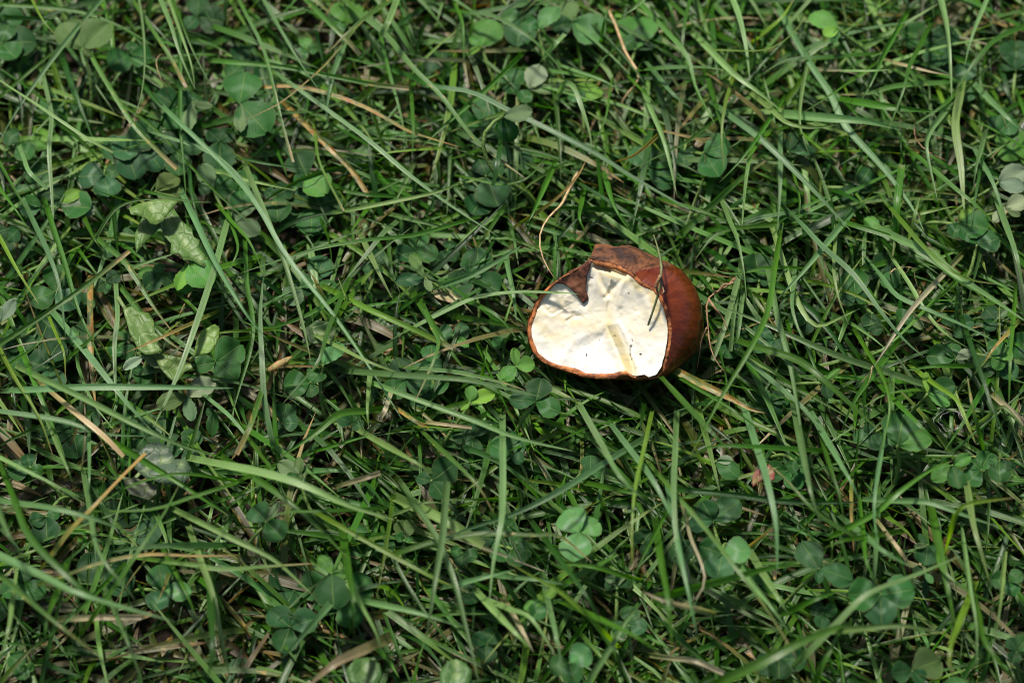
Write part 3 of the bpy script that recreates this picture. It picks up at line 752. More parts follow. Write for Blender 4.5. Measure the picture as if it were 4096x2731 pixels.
# each line: crop, width, height (mm), look, blunt end? | points from base to tip | own label
BLADES = """
A 40 22 b | 680,0 420,310 140,700 -20,970 | broad ribbed blue-green blade slanting across the folded olive clover leaf
A 28 30 l c | 0,545 300,740 600,940 760,1025
A 42 22 r c | 600,350 720,560 900,840 1060,1010 1190,1135
A 22 26 l | 935,0 965,250 965,520 920,740 840,925
A 45 30 b | 1080,0 1150,170 1210,360 1310,600
A 40 24 r c | 960,110 1060,260 1150,400 1250,590
A 30 24 g | 1160,0 1220,150 1310,370 1450,640
A 35 25 l | 1150,30 1230,260 1290,450 1310,600
A 38 18 g | 1205,200 1210,560 1210,850 1230,1080 1250,1330
A 32 26 b | 1770,0 1900,230 2020,430 2180,660
A 32 20 r c | 1640,70 1770,330 1850,640 1900,850 1970,1090
A 50 24 r c | 2060,0 2200,140 2352,290 2420,370
A 38 16 g | 0,30 500,75 800,180 1090,345
A 22 20 y | 215,0 290,140 425,295
A 40 17 l | 300,560 345,780 330,1000 345,1250 365,1600
A 40 20 l c | 160,1060 200,1160 320,1270
A 28 14 g | 800,690 1060,880 1400,1240 1750,1562
A 34 20 b | 1080,910 1400,1020 1600,1180 1720,1350 1820,1500
Z 15 27 b | 400,270 520,385 590,470 660,590 760,715 840,830 925,965 | very long blue-green blade reaching from the clover patch down past the middle
E 45 26 l | 20,-270 130,0 230,250 350,650 410,925 | pale broad blade hanging over the long blue-green blade with rusty end
A 50 18 b | 2300,330 2230,530 2185,790
A 50 14 s c | 1960,740 2100,880 2230,1010 2360,1140 2480,1320 | withered blade densely black-spotted lying between two clover leaflets
A 45 20 r c | 1560,420 1900,450 2270,520 2500,565 2750,595 | horizontal rust-spotted blade with frayed white end
A 35 18 s | 1760,590 1980,580 2270,650 2510,750 2740,880 2860,920 3090,990
A 20 24 o | 2400,180 2200,420 2050,560 1870,700 1640,810
A 45 14 d | 80,120 230,125 380,140
A 32 14 g | 0,650 200,480 420,300
A 22 16 g | 700,0 730,200 750,415
A 50 12 d | 440,460 520,680 630,950
A 45 13 d | 970,580 1080,710 1270,910
A 26 18 g | 1040,1300 1250,1350 1420,1360
A 28 22 b | 640,1600 760,1420 900,1350 1120,1335
A 40 16 d | 1270,1130 1300,1350 1370,1600
A 42 18 l | 1520,1170 1760,1230 1990,1280
A 26 14 d | 1640,1070 1850,1110 2090,1140
A 38 20 b | 1950,560 2270,790 2510,970 2770,1190 3070,1410 3350,1590 | long slender blue-green blade pointing down at the chestnut
A 24 18 y c | 2120,920 2150,1100 2310,1420
A 30 16 g | 0,1100 130,1330 270,1562
A 32 22 g | 0,1270 100,1400 210,1562
B 52 22 r | 150,90 330,240 500,450 690,640 850,850 980,990 1270,1205 | long green blade turning rust-brown halfway with yellow patches
B 45 28 r | 360,0 150,150 0,290 -60,350
B 60 30 b c | 410,-30 340,150 290,245
B 45 20 b | 690,590 900,620 1150,740 1500,910 1750,1040 2000,1200 2352,1400 2480,1460 | long pale ribbed blade passing under the folded clover toward the chestnut
B 36 20 g | 870,85 1050,110 1250,220 1400,350 1530,500
B 36 16 g | 800,60 840,170 850,410
B 50 24 l | 1505,600 1530,555 1590,590 1640,720 1690,880 1710,1000
B 40 24 g | 2030,20 2200,200 2352,380 2410,590 2540,840
B 30 16 g | 300,280 350,500 420,750 470,1000
B 45 24 d c | 1100,930 1080,1080 1045,1250
B 40 14 g | 1200,400 1000,600 700,860 540,1010
B 26 18 y | 640,1000 400,1020 200,1045
B 24 18 g | 900,1200 1100,1240 1270,1200 1400,1060
B 50 22 g | 1400,1230 1310,1430 1240,1562
B 34 22 o | 1260,1480 1450,1350 1600,1200 1670,1080
B 40 18 o | 2150,910 2000,1040 1860,1090
B 26 20 g | 2520,820 2352,950 2200,1030 1950,1150
B 45 22 l | 2110,740 2200,960 2280,1310
B 50 14 d | 2100,900 2050,1200 1980,1540
B 24 18 g | 1830,620 1800,800 1720,980
B 28 20 l | 1610,480 1780,540 1960,640
B 22 18 g | 2020,580 2100,660 2170,750
B 45 17 b | 2140,500 2250,630 2380,730
B 42 22 r | 2080,470 2260,455 2510,460 2700,500
B 24 18 g | 1700,510 1780,400 1900,300
B 30 20 g | 1780,220 1800,120 1830,30
B 45 22 l c | 1420,350 1470,290 1530,230
B 60 34 l | 2090,-40 2000,50 1910,110
B 24 14 t | 860,480 875,560 880,640
B 40 16 b | 440,1460 600,1500 800,1540
B 26 18 l | 320,1260 420,1210 500,1175
B 40 18 l | 450,1230 410,1310 360,1420
B 35 16 g c | 380,1320 200,1310 40,1285
B 34 20 l | 50,1415 300,1370 700,1280 890,1180
B 45 16 g | 1640,1370 1625,1470 1670,1562
B 45 18 g | 1810,1230 1870,1400 1970,1562
B 40 16 d | 1650,1250 1900,1400 2150,1562
B 34 20 g | 500,700 510,870 500,1060
C 48 22 l | 390,0 440,140 480,330 505,550
C 60 24 l | 240,340 400,500 560,620 720,750
C 40 26 l | 650,740 760,830 920,860 1110,840
C 75 24 l | 860,780 1100,800 1300,820 1540,880 | broad pale blade lying level with a pointed end
C 70 24 g | 1230,690 1500,730 1770,755
C 55 20 b | 750,150 880,380 1050,640 1150,850 1400,1130 1600,1400 1680,1562 | broad blue-green blade running the length of the grassy side
C 55 22 b | 350,770 600,960 900,1250 1190,1562
C 34 24 l | 880,480 850,650 840,830 870,950 905,1045
C 34 20 y | 380,560 340,700 315,900 330,1140
C 34 22 g | 660,770 560,920 440,1080 300,1230
C 40 20 g | 600,930 520,1020 480,1200 450,1540
C 42 16 b | 710,930 710,1200 690,1562
C 30 18 g | 800,1180 840,1350 820,1530
C 65 26 l | 1790,0 1830,200 1850,400 1865,670
C 40 22 l | 2100,0 2000,250 1950,450
C 55 24 g | 2330,190 2150,280 2000,450 1900,600
C 65 18 l | 1920,650 1890,850 1930,1150 1950,1450
C 55 24 l | 1780,800 1720,880 1690,980 1720,1150 1770,1360
C 50 20 b | 2090,640 2250,800 2380,910
C 32 22 d | 1550,1110 1520,1000 1530,870
C 65 20 g c | 1490,1562 1500,1350 1530,1110
C 50 22 g | 1640,1060 1900,1280 2050,1400 2160,1520
C 50 20 l | 2060,1010 2030,1120 2010,1270
C 38 18 b | 2060,1080 2150,1250 2250,1560
C 38 16 g | 1900,620 1800,720 1550,880
C 50 20 g | 1500,200 1400,380 1320,560 1240,700
C 26 24 g | 1250,500 1050,640 870,755
C 50 18 g | 1260,370 1000,390 750,410 600,490
C 34 24 l | 1140,480 1300,480 1460,470
C 20 26 y | 300,340 560,345 700,300 820,200 880,95
C 42 18 y | 590,230 720,120 800,0
C 40 26 g | 1640,330 1580,450 1550,580 1500,720 1430,890
C 50 16 r | 1800,560 1500,580 1300,630 1100,640
C 32 18 t | 1010,470 1150,480 1280,520
C 32 22 t | 1510,430 1700,480 1860,510
C 60 18 r | 60,1560 250,1380 400,1240 540,1130 650,1060
C 40 20 g | 0,1370 200,1430 400,1510
C 30 18 g | 700,870 500,920 360,1000
C 40 16 d | 1330,970 1250,1030 1100,1120
C 30 18 g | 1540,1480 1430,1370 1370,1290
C 36 20 l | 1590,1562 1620,1440 1650,1330
C 36 18 l | 1560,1460 1700,1430 1880,1390
C 70 10 d | 880,1562 1100,1450 1380,1330
C 45 18 g | -20,30 120,150 300,300
C 34 20 g | 100,0 60,200 40,500
D 48 30 r c | -30,820 300,600 560,420 870,175 | stout green blade rising past the lobed leaf, its frayed end rusty
D 45 26 b | 220,-30 330,200 400,420 440,750
D 45 24 g | 340,-30 430,250 520,560 640,830 700,960
D 36 24 y | 0,90 120,310 260,530
D 55 24 b | 450,700 600,880 760,1080 900,1250 1020,1380
D 60 32 b | 160,1110 600,1090 1100,1090 1570,1095 | wide level blue-green blade lying across several upright blades
D 55 38 l | 350,1060 600,1180 850,1310 1100,1430 1240,1490 1430,1550 | thick pale blade ending in a curled dry tan tip
D 55 28 b | 1500,80 1430,330 1300,720 1180,1040 1030,1360 | dark blue-green blade standing over the light lobed weed leaves
D 48 34 b | 1310,-40 1450,250 1600,510 1700,660 1800,770
D 32 24 o | 1320,645 1050,770 850,855
D 30 20 y | 1750,705 1500,720 1330,770
D 50 18 r | 700,130 850,260 1020,530 1160,720
D 50 14 r | 840,450 1000,650 1160,800 1260,850
D 38 18 g | 1650,200 1660,400 1700,650 1680,850 1600,1120 1530,1380
D 50 22 b | 1830,1450 1780,1200 1760,900 1750,600 1770,350
D 60 12 s | 610,430 610,700 620,1000 650,1250
D 42 14 b | 780,430 790,620 770,830 780,1200
D 45 26 b | 0,1250 400,1310 700,1400 1000,1420
D 46 28 t c | 370,1145 520,1270 700,1420 830,1555 | pinkish tan dead blade under the thick pale blade
D 36 26 y | 0,840 100,1030 260,1290 360,1562
D 45 22 g | 180,930 280,1170 440,1562
D 24 24 t | 560,1562 575,1400 570,1200
D 34 20 b | 1420,1180 1560,1300 1720,1500 1760,1562
D 48 26 r c | 1760,1110 1680,1350 1590,1540
D 26 20 l | 870,290 1050,230 1240,170
D 40 20 g | 590,0 640,100 700,190
D 36 24 g | 500,860 640,740 760,610
D 20 22 g | 80,920 250,800 330,640
D 26 22 y | 380,740 430,860 440,1040
D 30 22 g | 1560,0 1600,150 1560,260 1510,330
D 34 24 g | 1560,-20 1680,120 1780,350
E 36 26 g | 1380,-10 1100,70 800,100 500,150 250,220 -70,325 | thin arching blade stretching from beside the dry stem to the clover patch
E 34 22 g | 640,440 500,540 300,640 90,690 -90,630
E 60 24 g | 780,1250 600,1270 450,1390 200,1562
E 50 40 l | 920,1000 1200,1020 1450,1040 1700,1090 1955,1155 | pale out-of-focus blade hanging above a dark clover leaf by the chestnut
E 36 36 l | 600,820 800,920 1050,1010
E 50 26 y c | 650,490 850,590 1100,700 1360,825 | thick yellow-green stalk-like blade with brown blunt end
E 24 26 y | 690,520 645,490 590,350
E 42 30 r | 1230,690 1270,780 1240,900 1180,1040 1110,1180
E 50 18 l | 780,140 870,330 960,500
E 60 16 g | 1150,540 1250,700 1350,850 1450,980
E 50 25 l | 1100,690,14 1400,540,17 1550,482,18 1800,452,18.6 1960,453,19.4 2080,456,21.2 2210,462,22.8 | pale blade reaching over the left edge of the chestnut
E 50 24 b | 1330,390 1500,330 1650,250 1820,140
E 46 24 b | 930,1100 1200,1200 1500,1310 1800,1430 2180,1520 | long blue-green blade passing below the chestnut and its clover
E 45 30 g | 620,480 530,700 470,900 400,1000 220,1200
E 50 16 b | 960,0 900,50 780,200 640,370
E 44 20 t c | 930,1180 910,1240 880,1290
E 50 22 l | 800,1120 790,1250 800,1370
E 40 20 r | 1100,960 1400,990 1700,1060 1850,1110
E 26 20 g | 1560,1010 1580,900 1595,800
E 46 16 b | 1740,300 1770,450 1790,640
E 36 18 g | 1480,520 1650,600 1790,760
E 50 12 g | 1410,620 1600,650 1850,700
E 40 12 s c | 1000,1240 1100,1310 1200,1370
E 36 14 t c | 1230,1330 1360,1345 1490,1360
E 28 18 g | 500,1500 700,1440 880,1390
F 50 30 b | 860,0 1000,150 1200,330 1400,600 1550,780 1680,890 | long pale blue-green blade crossing the straw-coloured blade
F 55 24 b | 1120,0 1000,150 850,330 690,500
F 50 24 b | 1700,1080 1400,980 1100,880 800,750 550,640 300,550
F 40 28 b | 380,0 420,100 460,300 485,520 | narrow bluish blade bent over sharply beside the chestnut
F 50 20 l | 690,130 740,280 820,500 900,640 980,680 1100,630 1250,560
F 34 22 g | 780,290 600,290 400,330 250,300
F 34 20 g | 600,0 350,40 230,110 130,240
F 34 26 l | 1080,120 1070,300 1100,480 1170,670
F 38 24 l | 800,400 790,550 840,720 950,900
F 46 40 g | 670,300 630,560 550,750 450,930 300,1180 100,1562 | tall blade curving down past the brown rootlet
F 50 28 b | 660,450 700,650 770,900 820,1180 880,1562
F 60 32 g | 540,820 800,900 950,1000 1150,1180 1380,1390
F 46 29 w | 1810,330 1600,560 1450,780 1330,970 | straw-coloured dead blade with a split frayed end
F 42 23 g | 1850,420 1700,560 1450,800 1270,900
F 46 27 b | 1400,360 1500,480 1700,570 1950,680 2170,790
F 60 34 l | 1530,100 1700,180 1900,340 2100,470 2380,660
F 40 36 y | 1550,0 1680,150 1850,300 2000,370 2190,400
F 46 24 g | 1200,0 1500,100 1750,250 1950,400 2200,520
F 44 22 l | 1480,250 1580,400 1700,600 1830,740 1980,830
F 50 30 b | 2220,-30 2300,200 2352,450
F 45 24 g | 1920,950 1750,950 1550,980
F 56 24 g | 1450,850 1300,1050 1200,1200 1120,1390
F 36 30 g | 1310,870 1400,1020 1450,1200 1420,1400 1380,1562
F 44 22 g | 1690,1110 1550,1120 1400,1150 1250,1240
F 64 17 q | -90,930 100,1030 250,1105 400,1180 520,1245 610,1265 | broad yellow and rust-blotched dead blade sticking out from under the chestnut
F 32 30 g | 150,1100 400,1250 580,1390
F 56 34 g | 0,1130 250,1400 400,1562
F 60 20 l | 500,890 650,980 780,1060
F 50 24 b | 510,930 700,1090 850,1220 1000,1400 1120,1562
F 40 40 g | 840,1510 500,1490 250,1490 100,1562
F 40 30 y | 1750,1070 1900,1180 1980,1350 2030,1480
F 45 30 d | 1980,770 2060,1000 2150,1250 2250,1480
F 40 32 g | 2280,620 2260,900 2250,1220
F 38 30 l | 2110,1290 2200,1220 2290,1290 2370,1400
F 34 30 r | 2050,1400 2000,1200 1970,1020
F 50 16 l c | 430,340 350,640 250,910
F 48 17 l c | 410,480 390,660 372,850
F 44 17 l c | 450,520 430,680 405,840
F 45 26 g | 1500,1200 1650,1350 1800,1500
F 40 18 o | 2250,720 2150,830 2080,930
F 50 22 w c | 2230,1220 2300,1280 2380,1350
G 80 50 b | -40,700 300,860 500,960 800,1050 1170,1150 | large blurred blue-green blade sweeping low over the tan blades
G 60 44 g | 100,330 200,580 450,840 650,1000 1000,1110
G 45 44 b | 610,440 640,620 720,780 830,900 910,1010
G 55 46 b | 140,360 350,390 600,450 870,550
G 70 58 b | -20,380 60,560 150,710
G 46 36 o c | 350,700 480,530 640,370 800,200 980,20 | upright tan and rusty blade beside the large blotched leaf
G 30 36 g | 1640,190 1550,230 1300,310 1000,400 560,410
G 26 34 g | 1480,190 1300,160 1100,170 850,250 660,370
G 40 38 g | 640,1100 780,900 950,650 1100,430 1200,240 | bright green blade leaning up to touch the large blotched leaf
G 50 26 d | 1500,640 1150,640 900,660 700,690
G 34 30 o | 350,870 700,750 1000,700 1300,710 1610,705 | slim orange-tan blade lying level with a pointed end
G 40 27 r | 1070,740 1300,770 1500,800 1800,780 2110,760
G 60 22 t c | 480,1130 700,1120 950,1120
G 50 44 r | -20,820 200,1010 400,1180 560,1300 680,1390
G 60 30 g | 850,0 1100,150 1300,280 1540,440
G 50 26 l | 1300,460 1600,610 1850,740 2100,970
Z 24 40 l | 525,1070 600,1085 700,1115 800,1160 905,1193 | long pale blurred blade, tan at its root, pointing at the grass below the chestnut
G 55 30 g | 1640,140 1850,280 2100,480 2352,740
G 36 36 g | 1730,0 1850,170 1950,400
G 34 36 g | 2352,400 2150,410 1900,420 1770,490
G 50 24 g | 1140,740 1250,950 1320,1120
G 80 42 d | 1420,1060 1430,1300 1400,1540
G 50 32 l | 1340,720 1420,950 1470,1180 1550,1562
G 50 36 b | 780,1100 860,1290 960,1562
G 50 30 g | 380,960 310,1150 300,1340
G 55 34 l | 90,1000 60,1200 0,1410
G 34 30 g | 700,900 500,1100 200,1350
G 34 40 l | 0,50 200,150 400,250 600,380
G 60 26 b | 2200,1050 2000,1280 1890,1400
G 100 34 t | 2420,1350 2250,1430 2060,1590
G 40 34 l | 400,0 450,120 490,220
G 34 32 b | 600,0 600,200 590,330
H 60 36 b | 720,360 700,600 660,850 620,1100 600,1240 | blue-green blade standing upright in front of a broad cut blade
H 60 31 b | 540,400 680,620 780,880 850,1150 950,1562
H 46 28 r | 430,680 700,600 1000,560 1300,570 1500,580 1710,755
H 50 32 b | 1930,0 1800,80 1500,270 1200,420 900,520 600,640
H 55 34 l | 1110,0 1110,300 1100,500 1050,750 1020,1040
H 36 34 g | 1090,330 900,330 710,330
H 90 24 l c | 520,380 750,490 980,640 | short broad pale blade cut off square
H 40 33 r | 700,0 850,140 970,280 1050,430
H 50 42 l | 380,0 520,80 660,160
H 60 46 l | 1780,-30 1900,180 2070,340
H 50 34 b | 1970,0 2100,170 2200,350 2352,650
H 50 38 b | 2270,0 2260,300 2290,700 2352,950
H 36 38 y | 2060,0 2000,280 1980,600 1990,850
H 36 34 g | 2180,470 2050,720 1950,960
H 34 34 y | 1780,1210 1650,1080 1480,940 1300,840 1130,740
H 46 33 b | 1680,1562 1850,1300 1950,1130 2080,980
H 50 44 d | 1500,740 1620,900 1700,1020 1770,1160
H 70 44 g | 1770,1140 2000,1250 2170,1360
H 60 46 g | 2180,760 2220,1000 2250,1370
H 44 26 b | 1130,850 1350,870 1590,910
H 46 24 b | 800,900 1000,850 1200,800
H 70 18 g | 1530,900 1700,800 1890,700
H 40 26 g | 1950,850 1700,780 1430,760
H 46 24 g | 1810,250 2000,290 2140,320
H 40 26 y | 0,500 430,740 650,860 900,960
H 60 40 g | 70,800 100,1000 110,1190
H 60 36 l | 130,980 250,1200 300,1350
H 50 28 b | 260,1030 500,1080 700,1140 850,1190
H 60 28 l | 1040,1060 1200,1230 1310,1340
H 50 30 l | 1160,1070 1300,1130 1470,1380
H 50 32 l | 1430,1080 1470,1250 1510,1460
H 60 26 t | 1190,1130 1250,1230 1320,1360
H 50 44 t | 2352,1050 2200,1010 2050,950
H 50 22 t c | 90,215 200,180 290,150
H 30 24 l | 440,410 600,350 740,360
I 70 34 g | 0,960 300,880 600,800 850,750
I 60 40 l | 900,1360 1100,1160 1300,970 1600,850 1930,710 | bright pale blade arching over two round clover leaflets
I 50 33 g | 1150,530 1350,420 1500,290 1700,150 1870,70
I 60 42 b | 545,-40 620,200 680,500 690,830
I 44 36 r | 1200,570 1050,490 900,370 750,200 640,100
I 60 40 b | 850,-60 900,200 930,330 980,490
I 50 36 b | 1040,-40 1150,150 1200,240 1245,345
I 40 32 g | 1010,0 1060,160 1110,320 1145,520
I 40 35 b | 1390,0 1360,200 1340,400 1370,660
I 34 40 r | 0,290 200,520 400,780 550,970 700,1200 840,1430 | very thin long stalk with a dry tan end beside round clover leaflets
I 44 42 b | 0,500 40,700 100,1000 150,1260
I 60 34 l | 500,870 650,1050 780,1240
I 80 40 g | 310,1562 600,1420 900,1270 1250,1130
I 50 34 g | 940,1562 1030,1370 1150,1150
I 60 44 l | 1110,1210 1350,1190 1550,1180 1800,1230
I 50 30 b | 1480,340 1700,350 1900,420 2160,510
I 46 44 y | 1850,560 1880,450 1950,370 2100,340 2290,320
I 60 31 l | 1980,320 2010,500 2060,680 2120,890
I 70 28 g | 1750,520 1800,750 1850,1000 1890,1180
I 60 38 b | 1300,600 1400,680 1600,790
I 50 40 g | 1250,590 1120,610 1000,660
I 44 38 g | 1270,590 1290,750 1370,920
I 50 46 y | 1900,1200 1860,1300 1850,1430 1880,1540
I 60 42 g | 2040,1110 2080,1280 2180,1420 2300,1562
I 40 36 l | 1960,740 1990,950 2030,1200 2030,1500
I 44 34 l | 2200,910 2180,1100 2140,1340
I 36 30 g | 1770,630 1800,800 2000,960 2200,1050
I 50 26 t c | 0,1400 150,1420 330,1500
I 30 34 t | 80,490 110,600 170,740 200,860 150,990 0,1050
I 36 20 o | 1190,290 1190,450 1200,600 1205,690
I 40 24 o | 510,640 600,570 680,500
I 40 26 t c | 1440,580 1500,660 1560,740
I 50 20 d | 70,270 400,300 800,350 1250,350
I 60 28 l | 600,840 700,1000 770,1110
I 60 28 g | 820,1060 950,1000 1100,950
"""

LANDMARKS = [((2450, 1260), "beside the broken chestnut"), ((640, 1060), "among the lobed weed leaves"),
             ((640, 1880), "around the large blotched leaf"), ((3060, 1900), "near the reddish leaf scrap"),
             ((3800, 1690), "around the curl of white hairs"), ((2060, 470), "by the folded clover"),
             ((460, 350), "under the olive clover"), ((3300, 350), "in the denser grass beyond"),
             ((2330, 2150), "around the pale three-leaflet clover"), ((3530, 2380), "around the big round clover leaflets"),
             ((700, 2400), "by the slim orange blade"), ((3400, 1300), "by the frayed straw blade")]
def place(px, py):
    return min(LANDMARKS, key=lambda q: (q[0][0] - px) ** 2 + (q[0][1] - py) ** 2)[1]

def build_hero_blades():
    for k, line in enumerate(x for x in BLADES.strip().splitlines() if x.strip()):
        parts = [q.strip() for q in line.split('|')]
        head = parts[0].split()
        c, w, z, typ = head[0], float(head[1]), float(head[2]), head[3]
        cut = len(head) > 4
        pts = [tuple(map(float, q.split(','))) for q in parts[1].split()]
        S = [src(c, *q[:2]) for q in pts]
        Zs = (10 + (z - 8) * .85) * .001
        n = len(S)
        P = []
        for i, (px, py) in enumerate(S):
            t = i / (n - 1)
            zz = Zs * (.82 + .18 * min(1, t / .4)) * (1 - .10 * max(0, (t - .6) / .4)) if n > 1 else Zs
            if len(pts[i]) > 2: zz = pts[i][2] * .001
            P.append(at(px, py, zz))
        P = np.array(P)
        # carry the base on down to the soil
        bx, by = S[0][0] - S[1][0], S[0][1] - S[1][1]
        bl = math.hypot(bx, by); ext = max(60, P[0][2] / MPP * (.34 if by < 0 else .22)) / bl
        foot = at(S[0][0] + bx * ext, S[0][1] + by * ext, 0.0)
        low = at(S[0][0] + bx * ext * .72, S[0][1] + by * ext * .72, P[0][2] * .42)
        mid = at(S[0][0] + bx * ext * .36, S[0][1] + by * ext * .36, P[0][2] * .78)
        P = np.vstack([foot, low, mid, P])
        width = w * CROPS[c][2] * MPP * (.72 if typ in 'to' else .76)
        roll = (random.random() - .5) * 1.1
        V, F, UVs, tint, ru, sd = blade_mesh(P, width, typ, cut, roll, 26, k + 1)
        o = mesh_obj("blade_of_grass", V, F, M['grass'], None, foot, True, UVs, {'tint': tint, 'rust': ru, 'seed': sd})
        if len(parts) > 2: lab = parts[2]
        else:
            mx = S[len(S) // 2]
            wide = "broad " if width > .0020 else ("narrow " if width < .0010 else "")
            lab = wide + LOOK[typ] + (" cut off blunt " if cut and typ not in 'r' else " ") + place(*mx)
        tag(o, lab, "grass blade", "grass blades of the lawn", "thing")
build_hero_blades()

# ------------------------------------------------------------------ undergrowth: too many blades to count
def batch_blades(N_, xy, az, L, W_, phi0, phi1, curve, tint_b, tint_t, rust, nseg=6, across=3, z0=0.0):
    """many blades at once; phi = angle above the ground at base and tip"""
    t = np.linspace(0, 1, nseg + 1)
    ph = phi0[:, None] + (phi1 - phi0)[:, None] * t[None] ** .8
    a = az[:, None] + curve[:, None] * t[None]
    d = np.stack([np.cos(ph) * np.cos(a), np.cos(ph) * np.sin(a), np.sin(ph)], -1)
    step = (L / nseg)[:, None, None]
    C = np.concatenate([np.zeros((N_, 1, 3)), np.cumsum(d[:, :-1] * step, 1)], 1)
    C[..., 0] += xy[:, 0:1]; C[..., 1] += xy[:, 1:2]; C[..., 2] += z0 if np.isscalar(z0) else z0[:, None]
    C[..., 2] = np.maximum(C[..., 2], .0004 + .002 * rng.random((N_, 1)) * t[None])
    keep = ~in_nut(C, 1.03).any(1)
    C = C[keep]; d = d[keep]; n = len(C)
    W_ = W_[keep]; tb = tint_b[keep]; tt = tint_t[keep]; ru = rust[keep]
    face = norm(np.array([0, 0, 1.])[None] + .9 * (rng.random((n, 3)) - .5))
    S = norm(np.cross(d, face[:, None, :])); Nn = np.cross(S, d)
    tw = (rng.random((n, 1)) - .5) * 1.6 + (rng.random((n, 1)) - .5) * 1.4 * t[None]
    S2 = S * np.cos(tw)[..., None] + Nn * np.sin(tw)[..., None]; N2 = np.cross(S2, d)
    wp = np.minimum(1, .6 + 2 * t) * np.clip((1 - t) / .45, 0, 1) ** .65; wp[-1] = .04
    hw = (W_ * .5)[:, None] * wp[None]
    us = np.linspace(-1, 1, across)
    V = np.stack([C + S2 * (u * hw)[..., None] + N2 * ((abs(u) - .5) * .35 * hw)[..., None] for u in us], 2)
    tip = sstep(.55, 1, t)[None, :, None]
    colr = tb[:, None, :] * (1 - tip) + tt[:, None, :] * tip
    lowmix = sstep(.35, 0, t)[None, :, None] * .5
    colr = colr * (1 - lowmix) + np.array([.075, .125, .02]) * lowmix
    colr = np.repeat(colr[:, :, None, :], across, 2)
    UVs = np.stack([np.broadcast_to(((us + 1) / 2)[None, None], V.shape[:3]), np.broadcast_to((t[None, :, None] * (L[keep])[:, None, None] / .004), V.shape[:3])], -1)
    rr = np.broadcast_to(ru[:, None, None] * (.4 + .6 * t)[None, :, None], V.shape[:3])
    sd = np.broadcast_to((rng.random((n, 1, 1, 3)) * 90), V.shape)
    nvb = (nseg + 1) * across
    q = np.array([(i * across + k, i * across + k + 1, (i + 1) * across + k + 1, (i + 1) * across + k) for i in range(nseg) for k in range(across - 1)])
    Q = (np.arange(n)[:, None, None] * nvb + q[None]).reshape(-1, 4)
    return V.reshape(-1, 3), Q, UVs.reshape(-1, 2), colr.reshape(-1, 3), rr.reshape(-1), sd.reshape(-1, 3)

def join(batches):
    off = 0; out = [[] for _ in range(6)]
    for b in batches:
        out[0].append(b[0]); out[1].append(b[1] + off); off += len(b[0])
        for k in range(2, 6): out[k].append(b[k])
    return [np.concatenate(o) for o in out]

def pick_colours(N_, weights):
    keys = list(weights); p = np.array([weights[k] for k in keys], float); p /= p.sum()
    ch = rng.choice(len(keys), N_, p=p)
    B = np.array([TYPES[k][0] for k in keys])[ch]; T = np.array([TYPES[k][1] for k in keys])[ch]; R = np.array([TYPES[k][2] for k in keys])[ch]
    v = .70 * (.62 + .76 * rng.random((N_, 1))); warm = 1 + .3 * (rng.random((N_, 1)) - .5)
    f = np.concatenate([warm, np.ones_like(warm), 2 - warm], 1) * v
    green = np.array([0. if k in 'tosw' else 1. for k in keys])[ch][:, None]
    f = f * (1 - green + green * np.array([[.88, 1.12, .62]]))
    return B * f, T * f, R

